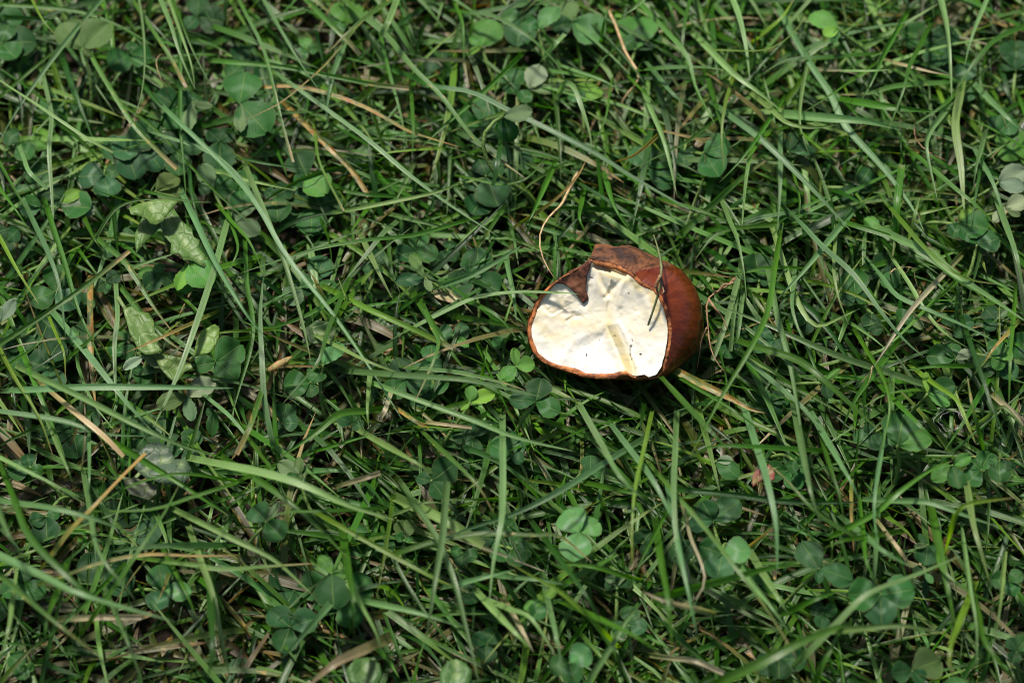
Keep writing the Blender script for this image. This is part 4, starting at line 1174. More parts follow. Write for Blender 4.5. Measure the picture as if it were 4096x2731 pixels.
def build_undergrowth():
    R = rng.random
    B = []
    def region(N_, hx, hy, cx=0, cy=0.01):
        return np.stack([cx + (R(N_) * 2 - 1) * hx, cy + (R(N_) * 2 - 1) * hy], 1)
    def thin(xy):   # clover-rich left side has fewer blades
        left = sstep(.02, -.09, xy[:, 0]) * .45 + .35 * (fbm(xy[:, 0] * 28, xy[:, 1] * 28, 2) * 2)
        px = 2048 + xy[:, 0] / MPP; py = 1365.5 - xy[:, 1] * math.sin(PITCH) / MPP
        weedy = np.exp(-(((px - 640) / 330) ** 2 + ((py - 1150) / 420) ** 2)) * .8
        patch = np.exp(-(((px - 700) / 800) ** 2 + ((py - 650) / 520) ** 2)) * .4
        return xy[R(len(xy)) > np.maximum(np.maximum(left, weedy), patch)]
    # short dense layer, middle layer, upper loose layer
    for N_, l0, l1, w0, w1, p0, p1, q0, q1, wts in (
            (12500, .010, .026, .0006, .0013, 20, 75, -35, 25, dict(g=5, d=7, b=1, y=1.2, r=.4, o=.3)),
            (8200, .022, .046, .0007, .0015, 14, 48, -38, 4, dict(g=7, d=2, b=1.6, l=1.4, y=2.4, r=1.2, o=1.0, t=.6)),
            (1100, .030, .052, .0007, .0015, 18, 42, -36, 0, dict(g=4, b=3, l=3, y=1.2, r=1, t=.3))):
        xy = thin(region(N_, .19, .19)); n = len(xy)
        az = R(n) * 2 * np.pi
        pref = R(n) < .4
        az = np.where(pref, np.radians(-50) + rng.normal(0, .5, n), az)
        b, t_, r_ = pick_colours(n, wts)
        B.append(batch_blades(n, xy, az, l0 + (l1 - l0) * R(n), w0 + (w1 - w0) * R(n), np.radians(p0 + (p1 - p0) * R(n)),
                              np.radians(q0 + (q1 - q0) * R(n)), rng.normal(0, .35, n), b, t_, r_, 7 if l1 > .03 else 6))
    # lawn further out
    for N_, h0, h1, f in ((9000, .19, .45, 1.0), (9000, .45, 1.4, 2.4)):
        xy = region(N_, h1, h1); m = np.maximum(abs(xy[:, 0]), abs(xy[:, 1] - .01)) > h0; xy = xy[m]; n = len(xy)
        b, t_, r_ = pick_colours(n, dict(g=5, d=2, b=3, l=2, y=1))
        B.append(batch_blades(n, xy, R(n) * 6.283, (.02 + .03 * R(n)) * (1 + .4 * (f - 1)), (.0010 + .0012 * R(n)) * f, np.radians(20 + 45 * R(n)),
                              np.radians(-40 + 45 * R(n)), rng.normal(0, .3, n), b, t_, r_, 5))
    V, Q, UVs, C, ru, sd = join(B)
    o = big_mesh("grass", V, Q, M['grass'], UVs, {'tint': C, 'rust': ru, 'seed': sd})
    tag(o, "dense short green grass of the lawn growing beneath the longer blades", "grass", kind='stuff')
    # dead thatch on the soil
    N_ = 5200
    xy = region(N_, .2, .2)
    b, t_, r_ = pick_colours(N_, dict(t=2, o=3, s=2))
    bt = batch_blades(N_, xy, R(N_) * 6.283, .008 + .022 * R(N_), .0006 + .0016 * R(N_), np.radians(-2 + 22 * R(N_)), np.radians(-25 + 20 * R(N_)),
                      rng.normal(0, .5, N_), b * np.array([.75, .55, .35]), t_ * np.array([.65, .45, .28]), r_, 5, 3, .0005 + .005 * R(N_))
    o = big_mesh("thatch", bt[0], bt[1], M['grass'], bt[2], {'tint': bt[3], 'rust': bt[4], 'seed': bt[5]})
    tag(o, "brown and tan dead grass lying on the soil between the green blades", "thatch", kind='stuff')
build_undergrowth()

# ------------------------------------------------------------------ clover
# tones: base colour, pale chevron, underside showing
TONES = {'n': ((.019, .085, .016), .35, 0), 'd': ((.011, .054, .013), .15, 0), 'k': ((.023, .083, .028), .45, 0), 'l': ((.065, .180, .032), .3, 0),
         'y': ((.110, .235, .030), .1, 0), 'u': ((.100, .165, .075), 0, 1), 'w': ((.190, .250, .155), 0, 1), 'o': ((.070, .120, .032), 0, 1), 'p': ((.062, .170, .052), .7, 0)}
TONE_LOOK = {'n': "mid green", 'd': "dark green", 'k': "dull bluish green", 'l': "light green", 'y': "bright yellow-green", 'u': "grey-green underside-up",
             'w': "whitish underside-up", 'o': "olive", 'p': "pale green"}

def leaflet(name, J, tip, ratio, tone, parent, origin, fold=None, seed=0, lift=0.0):
    ax = tip - J; L = np.linalg.norm(ax); ax = ax / L
    up0 = norm(np.array([0, 0, 1.]) * .75 + TOCAM * .25 + .35 * (rng.random(3) - .5))
    side = norm(np.cross(ax, up0)); nn = np.cross(side, ax)
    nl, na = 10, 9
    t = np.linspace(0, 1, nl + 1)
    prof = np.sin(np.pi * np.clip(t, 0, 1) ** 1.25) ** .62
    prof = prof * (1 - .10 * sstep(.9, 1, t)); prof[0] = .03; prof[-1] = .16
    us = np.linspace(-1, 1, na)
    hw = L * ratio * .5 * prof
    if fold is None: fold = .06 + .22 * rng.random()
    droop = (rng.random() - .35) * .25
    V = []; UVs = []
    for i in range(nl + 1):
        for k, u in enumerate(us):
            notch = -.05 * L * (t[i] ** 6) * (1 - abs(u)) 
            bulge = .06 * L * t[i] ** 5 * (1 - u * u)
            ser = .012 * L * (1 if (i + k) % 2 else -1) * (abs(u) > .99)
            p = J + ax * (t[i] * L + notch * .6 + bulge * 0) + side * (u * (hw[i] + ser))
            h = abs(u) * hw[i] * fold - droop * L * t[i] ** 2 + .045 * L * math.sin(5 * t[i] + seed) * abs(u) + .03 * L * math.sin(4 * u + seed * 2.1)
            V.append(p + nn * h); UVs.append((u, t[i]))
    F = [(i * na + k, i * na + k + 1, (i + 1) * na + k + 1, (i + 1) * na + k) for i in range(nl) for k in range(na - 1)]
    b, mk, un = TONES[tone]
    v = .75 + .5 * rng.random(); wm = 1 + .2 * (rng.random() - .5)
    c = np.array(b) * v * np.array([wm, 1, 2 - wm])
    n = len(V)
    return mesh_obj(name, V, F, M['clover'], parent, origin, True, UVs,
                    {'tint': np.tile(c, (n, 1)), 'mark': np.full(n, mk * (.3 + .7 * rng.random())), 'under': np.full(n, float(un))})

# crop, height, joint | tone and tip of each leaflet (optional width ratio) | own label
CLOVER = """
A 20 1610,700 | n:1650,490 n:1790,880 u:1620,905:.35 | dark clover leaf with two round leaflets and one folded edge-on, below the frayed blade
A 14 850,1010 | n:690,985 k:915,1192 d:1010,900
A 14 705,1185 | k:520,1180 k:735,1325 n:795,1130
A 24 555,325 | o:410,150:.9 o:725,150:.9 o:610,380:.5 | large folded olive clover leaf on a thick pale stalk
A 14 130,960 | n:35,890 n:200,1075 l:330,990:.4
A 15 10,290 | d:245,270 n:110,400 n:60,160
A 10 1330,110 | d:1505,150 d:1250,200 d:1330,-20
A 16 410,1370 | n:615,1400 y:540,1275:.6 w:645,1425:.5
A 13 285,1390 | k:135,1410:.8 n:170,1320:.5 n:290,1450:.4
A 12 880,360 | n:1015,400 n:735,450 n:890,280
A 12 1475,950 | d:1480,1140 d:1560,870 d:1400,880
A 12 1850,1320 | n:1870,1490 d:1960,1250 d:1780,1280
A 12 2060,330 | n:1990,385 n:2135,330 l:2050,250
A 14 2060,1180 | l:2190,1310 d:1990,1020 n:1980,1240
A 16 1290,690 | u:1430,725:.45 u:1260,890:.4 d:1200,640
A 10 30,130 | l:40,20 n:-60,90 n:90,200
A 11 2330,160 | l:2300,20 l:2400,70 n:2230,200
A 14 1050,1285 | o:1200,1185:.8 o:1235,1330:.7
A 13 1430,1260 | u:1355,1110:.7 n:1480,1130 d:1330,1270
A 12 1580,1500 | u:1690,1245:.7 u:1750,1560:.7 d:1480,1480
B 12 1240,130 | k:1205,300 d:1290,-20 p:1100,120
B 20 1350,195 | p:1480,30:.6 n:1240,150
B 15 970,310 | l:1050,140 l:880,250:.6 y:870,370:.35
B 13 1580,150 | o:1510,10 p:1790,250 d:1440,190
B 11 2000,330 | k:2140,215 l:2030,110 n:1900,260
B 14 1290,605 | w:1365,430:.7 u:1490,600:.35 n:1230,690 | clover leaf with one whitish upturned leaflet above the long rusty blade
B 9 160,1110 | u:190,980:.8 d:80,1050
B 10 40,150 | l:60,20 l:150,20 n:-30,60
B 11 1000,1180 | k:1080,1390 d:950,1060 d:1120,1120
B 13 1640,690 | y:1720,560 n:1580,610
B 10 2090,1130 | k:2290,1210 k:1990,990 n:2250,940
B 12 1150,560 | n:1250,480 n:1080,480 d:1190,640
C 26 1100,195 | l:905,95:.6 y:1000,240:.8 n:1060,290:.4
C 16 195,1030 | n:370,950 n:300,1185 u:180,1115:.4
C 13 765,1020 | d:790,890:.7 k:950,1015:.5 d:850,930
C 13 2170,900 | n:2290,800 l:2352,1050 d:2190,770
C 9 2300,470 | d:2300,270 d:2200,420 d:2390,400
C 20 2180,1230 | w:2352,1150:.7 w:2360,1270:.6 | whitish upturned clover leaflets beside the dewy leaf
C 19 2225,1405 | w:2370,1340:.7 w:2150,1490:.5 u:2330,1450:.5
C 10 1960,560 | k:1950,420 k:1960,690 n:1880,540
C 10 1240,1250 | d:1320,1130 d:1150,1400 d:1330,1290
C 16 1910,1500 | y:2010,1400:.6 n:2110,1540 n:1870,1600
C 14 1390,1540 | l:1270,1470:.6 l:1480,1540:.5
C 11 60,1010 | d:-40,960 k:60,1120 d:130,1060
D 13 715,385 | d:800,320 d:635,430 n:740,430:.6
D 24 1265,265 | y:1190,450:.4 l:1425,400 y:1410,220:.4 l:1240,465:.6 | bright green clover leaf with an edge-on leaflet under the lobed leaf
D 14 1090,330 | d:1180,400 n:1050,260 l:930,330:.6 d:970,420
D 20 965,880 | w:828,970:.45 u:1105,940:.55 | pair of pale folded clover leaflets hanging over the toothed weed leaf
D 15 1450,920 | n:1300,945:.9 n:1590,1030 n:1620,800 | broad dark green clover leaf beside the light lobed weed leaf
D 11 960,960 | n:960,1075 d:1030,990 d:880,980
D 12 805,820 | n:800,720 n:890,880 n:740,880
D 17 2085,1060 | n:2160,960 n:1905,1080 n:2090,1160
D 12 1900,1330 | k:2010,1330 k:1840,1350 n:1930,1200
D 19 2170,935 | p:2295,770:.6 n:2070,910:.5
D 18 0,650 | w:105,500:.55 u:-60,560
D 15 1255,1150 | w:1445,1035:.65 o:1050,1210:.6 u:1290,1315:.5 | ragged whitish clover leaf with a hole in one leaflet
D 12 40,110 | d:-60,30 d:130,30 d:60,190
D 14 1440,1250 | n:1420,1410:.5 d:1380,1260
D 10 120,770 | n:40,720 d:230,830 d:60,850
D 13 2020,420 | u:1930,520 n:2100,370 d:2100,450
E 12 1365,745 | k:1475,690 k:1260,710 l:1470,820:.4
E 12 1215,930 | n:1220,800 d:1150,960 d:1290,950
E 20 1175,355 | k:975,380:.5 u:1215,450:.5 o:1065,175:.3 | grey-green clover leaf with narrow folded leaflets left of the chestnut
E 13 1480,330 | n:1470,220 d:1400,375 u:1560,340:.6
E 19 1790,950 | l:1775,820:.5 l:1915,930:.9 l:1690,1035:.8 | light green clover leaf touching the lower left rim of the chestnut
E 21 1920,1185 | d:1960,1030 d:1740,1165:.75 n:2085,1260:.8 | dark clover leaf beneath the blurred pale blade under the chestnut
E 22 1480,1190 | y:1645,1125:.6 l:1490,1075:.7 y:1415,1245:.5 | bright yellow-green young clover leaf with upturned leaflets
E 13 1735,1490 | n:1615,1470 k:1855,1480 n:1760,1380
E 11 830,270 | d:890,170 d:760,310 d:900,300
E 12 1640,740 | d:1640,650:.7 o:1775,700:.6 n:1690,830:.7
E 12 690,1330 | d:590,1290 n:700,1230:.7 d:760,1360
E 12 1500,1420 | d:1360,1390 d:1560,1330 n:1490,1545
E 11 1330,170 | d:1390,240 d:1290,250 d:1350,100
F 13 1215,480 | n:1200,300 d:1290,510 d:1120,520
F 15 670,770 | k:530,690:.5 k:530,850:.6 d:740,850
F 22 1890,900 | n:1690,870:.8 n:1850,800 w:2005,850:.6 | dark clover leaf with one pale veined leaflet near the straw blade
F 25 1705,1135 | n:1890,1080:.8 y:1690,985:.35 l:1855,1220:.4 | clover leaf with one round and two edge-on leaflets by the white hairs
F 23 1500,1480 | n:1545,1250 l:1735,1440:.6 n:1380,1420:.6 | large clover leaf with a big round leaflet below the level blades
F 16 2035,130 | n:1930,20 k:2190,90 w:2145,145:.35
F 11 570,370 | d:640,400:.7 d:480,310 d:540,200
F 18 2130,880 | l:2270,820 l:2220,960 n:2200,780
F 12 440,760 | n:300,870 n:520,730 d:400,640
F 14 1010,1050 | d:960,990:.5 d:1040,1170:.7 l:1115,965:.35
F 11 1390,330 | d:1250,300 d:1430,200 n:1500,400
F 16 1600,600 | n:1495,640 n:1570,725 u:1660,710:.5
F 12 1890,690 | k:2010,640 d:1950,750 d:1830,600
F 11 1310,720 | d:1330,590 d:1240,660 d:1400,690
F 14 2160,640 | u:2240,570:.5 d:2090,560 d:2090,700
F 10 880,620 | d:980,590 d:860,740 n:780,650
F 11 640,1190 | d:560,1130 d:690,1290 d:740,1150
F 12 1330,1400 | n:1210,1470 d:1290,1330 d:1400,1520
G 12 1100,940 | n:1060,760 k:1030,1070 p:1290,960:.7
G 12 970,470 | k:1000,640 d:880,420 d:1080,430
G 18 1790,480 | k:1690,370 n:1900,600 u:1870,350:.35
G 12 310,450 | d:310,620 d:200,480 n:400,420
G 15 150,900 | n:10,970 n:300,980:.8 d:170,790
G 20 2010,170 | u:1870,80:.6 o:2010,40:.5 n:1930,210
G 26 2230,830 | l:2150,700:.6 d:2240,1060 l:2350,830:.5
G 15 200,110 | n:50,160 n:280,160 d:180,20
G 12 170,1440 | n:60,1380 l:230,1470 n:120,1540
H 22 635,205 | d:790,90 d:720,320 d:525,180:.8 | dark bluish clover leaf between the tan straw and a green blade
H 28 1625,555 | p:1530,390 p:1760,470 p:1580,735 | large pale three-leaflet clover with faint chevrons standing above the grass
H 14 1170,30 | n:1030,-40 k:1100,60:.7 k:1250,80
H 15 1880,920 | u:1860,800 d:1960,830 d:1800,880
H 15 450,600 | o:450,470 n:390,570 n:510,600:.6
H 16 1180,660 | n:1230,780 n:1310,680 n:1220,580
H 13 2050,620 | d:2110,540 d:1990,560 d:2090,700
H 24 1390,1015 | y:1465,920:.5 l:1250,1060:.5 n:1310,1130:.8 y:1340,970:.5 | bright upright clover leaf in the lower grass with pointed leaflets
H 22 1560,1430 | p:1700,1330 n:1420,1460 n:1600,1560
H 16 1960,1170 | n:1970,1040 k:2080,1200 n:1850,1230
H 13 1700,150 | n:1700,30 n:1630,170 n:1800,150
H 13 870,960 | d:940,1030 d:800,1010 d:860,850
H 14 1000,1300 | d:1000,1420 d:900,1250 d:1080,1200
H 15 840,690 | n:760,670 n:940,720 d:830,790
I 15 255,475 | d:180,340 k:440,340:.8 k:80,510:.6
I 27 320,695 | n:160,640 p:510,660 k:280,880 | three-leaflet clover with pale marks beside the thin tan stalk
I 29 975,800 | k:850,620:.8 k:1205,870:.7 d:970,890:.5 | big bluish clover leaf with two long oval leaflets
I 30 1385,975 | n:1160,970 n:1615,930 k:1390,1180 | big round dark clover leaflets under the bright arching blade
I 25 1870,105 | l:1730,200:.7 n:1920,260:.7 l:2000,30:.5 | light clover leaf with a drooping leaflet near the curl of white hairs
I 22 2060,130 | n:1960,230 n:2120,20 n:1990,60
I 22 2180,80 | n:2190,215 n:2110,50 d:2260,130
I 18 1700,640 | d:1690,770 u:1610,650:.4 n:1800,700:.5 d:1640,560:.4
I 17 1680,830 | p:1740,890:.6 d:1600,800
I 18 2250,880 | n:2130,870 n:2290,980 n:2340,820
I 18 280,75 | w:390,60:.6 n:430,175:.7
I 18 700,1400 | d:890,1410:.9 d:560,1490 d:700,1540
I 16 840,110 | n:910,40 n:750,110 n:900,150:.6
I 22 1600,1480 | d:1460,1500 o:1800,1400 d:1680,1560
I 17 2300,1350 | d:2250,1260 n:2380,1260 d:2270,1430
I 14 60,700 | n:-40,640 d:120,610 d:40,790
I 14 1000,1100 | d:920,1040 n:1090,1060 d:980,1200
"""

def stem_curve(J, seed, toward):
    foot = J + np.array([toward[0], toward[1], 0]) * (.006 + .006 * rng.random()); foot[2] = 0
    mid = (J + foot) / 2 + np.array([(rng.random() - .5) * .004, (rng.random() - .5) * .004, .002])
    return [foot, mid, J - np.array([0, 0, .0008]), J]

def clover_at(J, tips, label, stem_pts=None, stem_r=.0004, seed=0):
    """tips: list of (tone, point, ratio)"""
    c = np.mean([t[1] for t in tips], 0)
    away = norm((J - c) * np.array([1, 1, 0]) + .002 * (rng.random(3) - .5))
    P = stem_pts or stem_curve(J, seed, away)
    foot = np.array(P[0])
    root = empty("clover_leaf", foot)
    tag(root, label, "clover", "clover leaves in the lawn")
    V, F = tube(P, (stem_r * 1.1, stem_r, stem_r * .85), 6, 12)
    n = len(V)
    mesh_obj("stem", V, F, M['weed'], root, foot, True, None, {'tint': np.tile((.13, .22, .055), (n, 1)), 'rib': np.full(n, .2), 'spots': np.zeros(n)})
    for i, (tone, p, ratio) in enumerate(tips):
        leaflet("leaflet", J, p, ratio, tone, root, foot, None, seed * 3.3 + i)
    return root

def build_clover():
    for k, line in enumerate(x for x in CLOVER.strip().splitlines() if x.strip()):
        parts = [q.strip() for q in line.split('|')]
        c, z, j = parts[0].split()
        jx, jy = map(float, j.split(',')); z = float(z)
        z = (5 + (z - 6) * .78) * .001
        px, py = src(c, jx, jy)
        J = at(px, py, z)
        tips = []
        for q in parts[1].split():
            bits = q.split(':')
            tx, ty = map(float, bits[1].split(','))
            ratio = float(bits[2]) if len(bits) > 2 else 1.0
            tips.append((bits[0], at(*src(c, tx, ty), z + (rng.random() - .45) * .0022), ratio * 1.06))
        if len(parts) > 2: lab = parts[2]
        else:
            tn = [t[0] for t in tips]; main = max(set(tn), key=tn.count)
            oth = [t for t in tn if t != main]
            n3 = {2: "two", 3: "three", 4: "four"}[len(tips)]
            lab = TONE_LOOK[main] + " clover leaf" + ((" with a " + TONE_LOOK[oth[0]].replace(" underside-up", "") + " leaflet ") if oth else " ") + place(px, py)
        clover_at(J, tips, lab, seed=k)
    # the clover folded over on its bent stem
    z = .024
    J = at(*src('B', 1110, 785), z)
    st = [at(*src('B', *q), h) for q, h in (((1300, 1330), .008), ((1180, 1240), .013), ((1060, 1170), .017), ((985, 1020), .021), ((990, 900), .025), ((1040, 830), .026), ((1110, 785), .024))]
    foot = st[0] + np.array([.002, -.001, 0]); foot[2] = 0
    tips = [('u', at(*src('B', 1310, 760), .0235), .62), ('n', at(*src('B', 1170, 960), .019), .75), ('n', at(*src('B', 1080, 900), .019), .4)]
    clover_at(J, tips, "clover leaf folded over on a bent pale stem above the grass", [foot] + st, .00048, 77)
    # smaller leaves down in the grass
    n = 0
    while n < 56:
        px, py = random.random() * 4300 - 100, random.random() * 2900 - 100
        if px > 2300 and random.random() < .7: continue
        z = .004 + .007 * random.random()
        J = at(px, py, z)
        if in_nut(J + np.array([0, 0, .004]), 1.5): continue
        s = .0048 + .0024 * random.random(); a0 = random.random() * 6.28
        tips = []
        for q in range(3):
            a = a0 + q * 2.09 + (random.random() - .5) * .4
            tips.append((random.choice('nndddk'), J + np.array([math.cos(a), math.sin(a), (random.random() - .3) * .3]) * s, .95))
        clover_at(J, tips, "small dark clover leaf half buried in grass " + place(px, py), seed=n + 200)
        n += 1
build_clover()

# ------------------------------------------------------------------ broad weed leaves
def weed(name, label, cat, crop, poly, rib, z, tint, spots=0.0, step=26, wave=.0008, tilt=(0, 0)):
    S = [src(crop, *p) for p in poly]
    pts, F = poly_mesh(S, step)
    RB = [src(crop, *p) for p in rib]
    d, s = seg_dist(pts[:, 0], pts[:, 1], RB)
    cx, cy = pts.mean(0)
    zz = (z + 3.5) * .001 + .00006 * np.minimum(d, 40) * .35 + wave * 2 * fbm(pts[:, 0] / 70., pts[:, 1] / 70., 3) + tilt[0] * (pts[:, 0] - cx) * MPP + tilt[1] * (cy - pts[:, 1]) * MPP
    V = np.array([at(p[0], p[1], q) for p, q in zip(pts, zz)])
    foot = at(*RB[0], 0.0)
    root = empty(name, foot)
    tag(root, label, cat)
    n = len(V); c = np.array(tint)
    ribw = np.exp(-(d / 5.5) ** 2)
    solid("blade", V, F, .00025, M['weed'], root, foot, {'tint': np.tile(c, (n, 1)), 'rib': ribw, 'spots': np.full(n, spots)})
    P = [foot, at(*RB[0], z * .0005)] + [at(*q, z * .001 - .0003) for q in RB]
    Vt, Ft = tube(P, (.0006, .0005, .00015), 6, 16)
    k = len(Vt)
    mesh_obj("midrib", Vt, Ft, M['weed'], root, foot, True, None, {'tint': np.tile((.15, .22, .08), (k, 1)), 'rib': np.full(k, .3), 'spots': np.zeros(k)})
    return root

weed("weed_leaf", "lobed toothed weed leaf with pale midrib under crossing blades", "weed leaf", 'D',
     [(1090, 0), (1030, 60), (985, 105), (915, 190), (905, 60), (960, -60), (1040, -110), (1160, -120), (1230, -20), (1290, 30), (1300, 80), (1345, 100), (1330, 150),
      (1375, 200), (1395, 265), (1370, 285), (1300, 240), (1235, 235), (1205, 190), (1145, 195), (1150, 120), (1100, 70)],
     [(1400, 300), (1300, 180), (1180, 50), (1080, -60)], 16, (.085, .165, .040), 0, 24)
weed("weed_leaf", "pale wrinkled weed leaf curling up above the lobed leaf", "weed leaf", 'A',
     [(865, 1400), (930, 1370), (1050, 1340), (1120, 1342), (1195, 1352), (1160, 1400), (1115, 1450), (1095, 1490), (1050, 1515), (1010, 1500), (985, 1465), (930, 1450), (880, 1440)],
     [(1100, 1560), (1060, 1440), (1000, 1370), (960, 1360)], 20, (.10, .185, .040), 0, 18, .0012)
weed("weed_leaf", "light crumpled weed leaf with a ragged end beneath the orange blade", "weed leaf", 'D',
     [(825, 560), (880, 545), (930, 580), (1000, 590), (1030, 640), (1040, 720), (1070, 740), (1060, 800), (1090, 845), (1040, 865), (980, 870), (930, 840), (900, 780), (870, 720), (850, 640)],
     [(800, 500), (880, 620), (960, 740), (1040, 850)], 15, (.085, .16, .036), .15, 20, .0014)
weed("weed_leaf", "long shaded weed leaf pointing right below the light crumpled one", "weed leaf", 'D',
     [(1030, 870), (1080, 860), (1150, 880), (1215, 890), (1250, 925), (1310, 935), (1290, 965), (1240, 985), (1210, 1030), (1180, 1060), (1130, 1020), (1080, 960)],
     [(1000, 850), (1100, 920), (1200, 960), (1300, 950)], 13, (.085, .15, .035), 0, 20, .0012)
weed("weed_leaf", "yellow-green upturned weed leaf beside the dark blue-green blade", "weed leaf", 'D',
     [(1295, 885), (1310, 830), (1335, 740), (1360, 705), (1400, 690), (1445, 665), (1475, 690), (1470, 750), (1450, 800), (1420, 850), (1390, 862), (1340, 870)],
     [(1290, 900), (1350, 800), (1420, 730), (1470, 680)], 20, (.11, .205, .036), .1, 18, .0010)
weed("weed_leaf", "large blotched grey-green leaf with black pin spots and a shiny edge", "weed leaf", 'G',
     [(905, 120), (930, 20), (985, -40), (1060, -60), (1140, -20), (1175, 60), (1250, 60), (1285, 120), (1270, 190), (1215, 235), (1130, 230), (1060, 215), (985, 190)],
     [(900, 200), (1000, 100), (1130, 60), (1260, 110)], 13, (.060, .100, .060), .9, 22, .0010)
weed("weed_leaf", "blotched leaf with a brown rotting edge under the large spotted one", "weed leaf", 'G',
     [(830, 185), (900, 180), (980, 210), (1050, 240), (1050, 290), (1000, 335), (930, 310), (870, 290), (840, 240)],
     [(820, 180), (900, 230), (1000, 280)], 11, (.075, .090, .055), .9, 20, .0010)
weed("weed_leaf", "soft pale blurred weed leaf at the base of the long leaning blade", "weed leaf", 'H',
     [(690, 1480), (740, 1420), (800, 1400), (860, 1430), (900, 1480), (900, 1562), (850, 1610), (740, 1620), (690, 1562)],
     [(780, 1640), (800, 1520), (800, 1410)], 17, (.050, .125, .030), 0, 26, .0010)
weed("weed_leaf", "round pale blurred weed leaf next to the broad tan dead blade", "weed leaf", 'H',
     [(60, 1470), (120, 1400), (200, 1390), (280, 1430), (300, 1510), (250, 1590), (140, 1600), (70, 1550)],
     [(180, 1620), (180, 1500), (190, 1400)], 17, (.050, .120, .030), 0, 26, .0010)
weed("weed_leaf", "dark wrinkled weed leaf in the shade beside the brown dry leaf curl", "weed leaf", 'E',
     [(370, 690), (450, 640), (540, 650), (580, 700), (560, 770), (480, 800), (400, 790)],
     [(360, 700), (460, 720), (570, 740)], 12, (.045, .095, .028), .2, 20, .0014)
weed("leaf_scrap", "small reddish dry leaf scrap between blades beyond the round clovers", "leaf scrap", 'I',
     [(525, 180), (550, 130), (590, 120), (640, 95), (672, 150), (668, 190), (630, 215), (600, 190), (560, 215), (525, 245)],
     [(530, 220), (590, 170), (660, 130)], 18, (.20, .060, .045), .2, 16, .0014)
weed("leaf_scrap", "torn papery tan leaf scrap left of the chestnut in deep grass", "leaf scrap", 'E',
     [(1230, 440), (1290, 430), (1350, 450), (1420, 480), (1450, 520), (1400, 530), (1330, 515), (1280, 500), (1240, 480)],
     [(1230, 460), (1330, 480), (1440, 515)], 8, (.36, .27, .16), .1, 16, .0010)
weed("leaf_scrap", "curled brown scrap of leaf with dark spots left of the long blue-green blade", "leaf scrap", 'D',
     [(1800, 960), (1850, 920), (1930, 885), (1970, 880), (1930, 920), (1880, 950), (1830, 980), (1800, 985)],
     [(1800, 975), (1880, 930), (1960, 885)], 17, (.34, .19, .075), .9, 16, .0010)

# ------------------------------------------------------------------ stems, rootlets, hairs
def strand(name, label, cat, crop, lines, mat, n=22, sides=6, rough=.35):
    first = lines[0][0][0]
    foot = at(*src(crop, first[0], first[1]), 0.0)
    root = empty(name, foot); tag(root, label, cat)
    for i, (pts, rad) in enumerate(lines):
        P = [at(*src(crop, x, y), z * .001) for x, y, z in pts]
        if i == 0: P = [foot] + P
        V, F = tube(P, [r * .001 for r in rad], sides, n, rough)
        mesh_obj("stalk" if i == 0 else "branch", V, F, mat, root, foot)
    return root

strand("rootlet", "brown forked dry rootlet lying against the right side of the chestnut", "rootlet", 'F',
       [([(400, 360, 12), (360, 405, 17), (300, 440, 20), (230, 490, 22), (212, 560, 22), (218, 640, 21), (228, 740, 20), (235, 800, 20), (262, 890, 20), (310, 960, 20), (352, 1005, 19)], (.10, .21, .27, .22, .19, .14, .07)),
        ([(225, 500, 22), (270, 560, 22), (320, 625, 20), (352, 700, 19)], (.3, .2, .1)),
        ([(300, 440, 20), (330, 400, 20), (380, 395, 20), (415, 352, 19)], (.25, .18, .08)),
        ([(215, 690, 21), (180, 780, 18), (165, 870, 15), (150, 960, 13)], (.2, .16, .08)),
        ([(290, 450, 20), (260, 440, 22), (245, 400, 22)], (.16, .1, .05))], M['root'])
strand("dry_stalk", "thin curving straw-coloured dry stem above the chestnut's left shoulder", "stem", 'Z',
       [([(1325, 400, 12), (1305, 440, 19), (1290, 470, 23), (1262, 498, 26), (1243, 530, 27), (1240, 565, 27), (1252, 605, 26), (1276, 642, 25)], (.15, .3, .38, .32, .24, .17, .1))], M['straw'])
strand("grass_stalk", "thin broken grass stalk with a tan knot leaning in front of the chestnut", "grass stalk", 'K',
       [([(1270, 130, 18), (1290, 190, 26), (1318, 290, 30.5), (1332, 390, 31.5), (1326, 480, 31.2), (1318, 560, 30.2), (1296, 650, 28.4), (1262, 750, 26.2), (1222, 866, 23.2)], (.12, .13, .15, .17, .16, .25, .27, .22))],
       simple_material("stalk_green", (.07, .10, .03), (.14, .16, .07), 500, .6, .4, .0002))
strand("dry_husk", "small tan dried ring hanging on the stalk in front of the chestnut", "dry husk", 'K',
       [([(1318, 470, 32), (1285, 540, 31.5), (1290, 600, 31), (1330, 645, 30.5), (1358, 625, 30.5), (1345, 570, 31), (1322, 500, 31.6)], (.16, .26, .34, .44, .42, .3, .16))], M['root'])
strand("dry_fibre", "pale curled fibre beside the two leaflets with frayed tips", "fibre", 'A',
       [([(1130, 630, 16), (1100, 570, 20), (1062, 480, 22), (1050, 410, 22), (1070, 372, 22), (1110, 370, 21)], (.08, .1, .1, .07))], M['straw'], 24, 5)
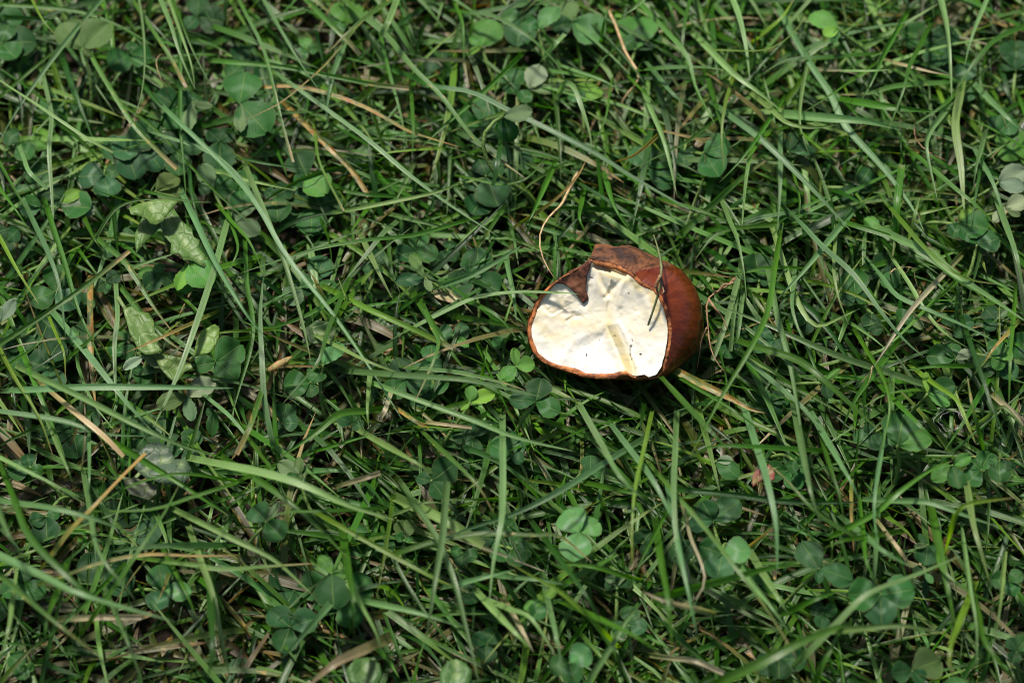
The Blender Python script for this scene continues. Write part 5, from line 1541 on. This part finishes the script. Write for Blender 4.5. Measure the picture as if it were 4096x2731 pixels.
strand("dry_fibre", "fine white fibre curling off a frayed blade tip", "fibre", 'A',
       [([(1230, 560, 21), (1255, 600, 20), (1275, 650, 19), (1300, 672, 18), (1318, 660, 17)], (.1, .1, .08, .05))], M['hair'], 18, 5)
strand("dry_fibre", "limp brown dead stem zigzagging among clovers beyond the chestnut", "fibre", 'B',
       [([(1830, 90, 8), (1880, 200, 10), (1930, 340, 11), (1990, 440, 12), (2030, 510, 12), (1985, 590, 10), (1930, 650, 9), (1905, 720, 7)], (.2, .3, .28, .34, .3, .22, .12))],
       M['straw'])
strand("dry_fibre", "thin dark wiry stem by the level pale blade", "fibre", 'C',
       [([(1615, 860, 16), (1620, 930, 17), (1700, 1020, 18), (1830, 1085, 17)], (.14, .12, .08))], M['root'])
strand("dry_fibre", "pair of thin split fibres at the straw-coloured blade's end", "fibre", 'F',
       [([(1330, 950, 25), (1310, 1000, 24), (1240, 1070, 22)], (.2, .12, .05)), ([(1328, 960, 25), (1318, 1020, 24), (1290, 1090, 22)], (.15, .08, .04))], M['straw'])
strand("dry_fibre", "tangled dry hooked rootlets over clovers by the pale crossing blade", "fibre", 'F',
       [([(1450, 330, 17), (1470, 300, 18), (1540, 285, 19), (1610, 290, 18), (1615, 350, 17), (1640, 430, 15)], (.1, .16, .18, .12, .06)), ([(1580, 285, 19), (1560, 320, 18), (1530, 310, 17)], (.12, .08, .05))], M['straw'])
hl = []
for q in range(6):
    a0 = random.random() * 6.28; rx, ry = 70 + 30 * random.random(), 60 + 30 * random.random()
    cx, cy = 1855 + random.uniform(-18, 18), 1315 + random.uniform(-14, 14); sp = random.uniform(2.2, 4.6)
    hl.append(([(cx + (rx + random.uniform(-16, 16)) * math.cos(a0 + sp * i / 9), random.uniform(-9, 9) + cy + ry * math.sin(a0 + sp * i / 9), 20 + random.uniform(-1, 3)) for i in range(10)], (.02, .024, .014)))
strand("hair_tuft", "loose curl of fine white hairs caught in the grass", "hair tuft", 'F', hl, M['hair'], 26, 4, 0)
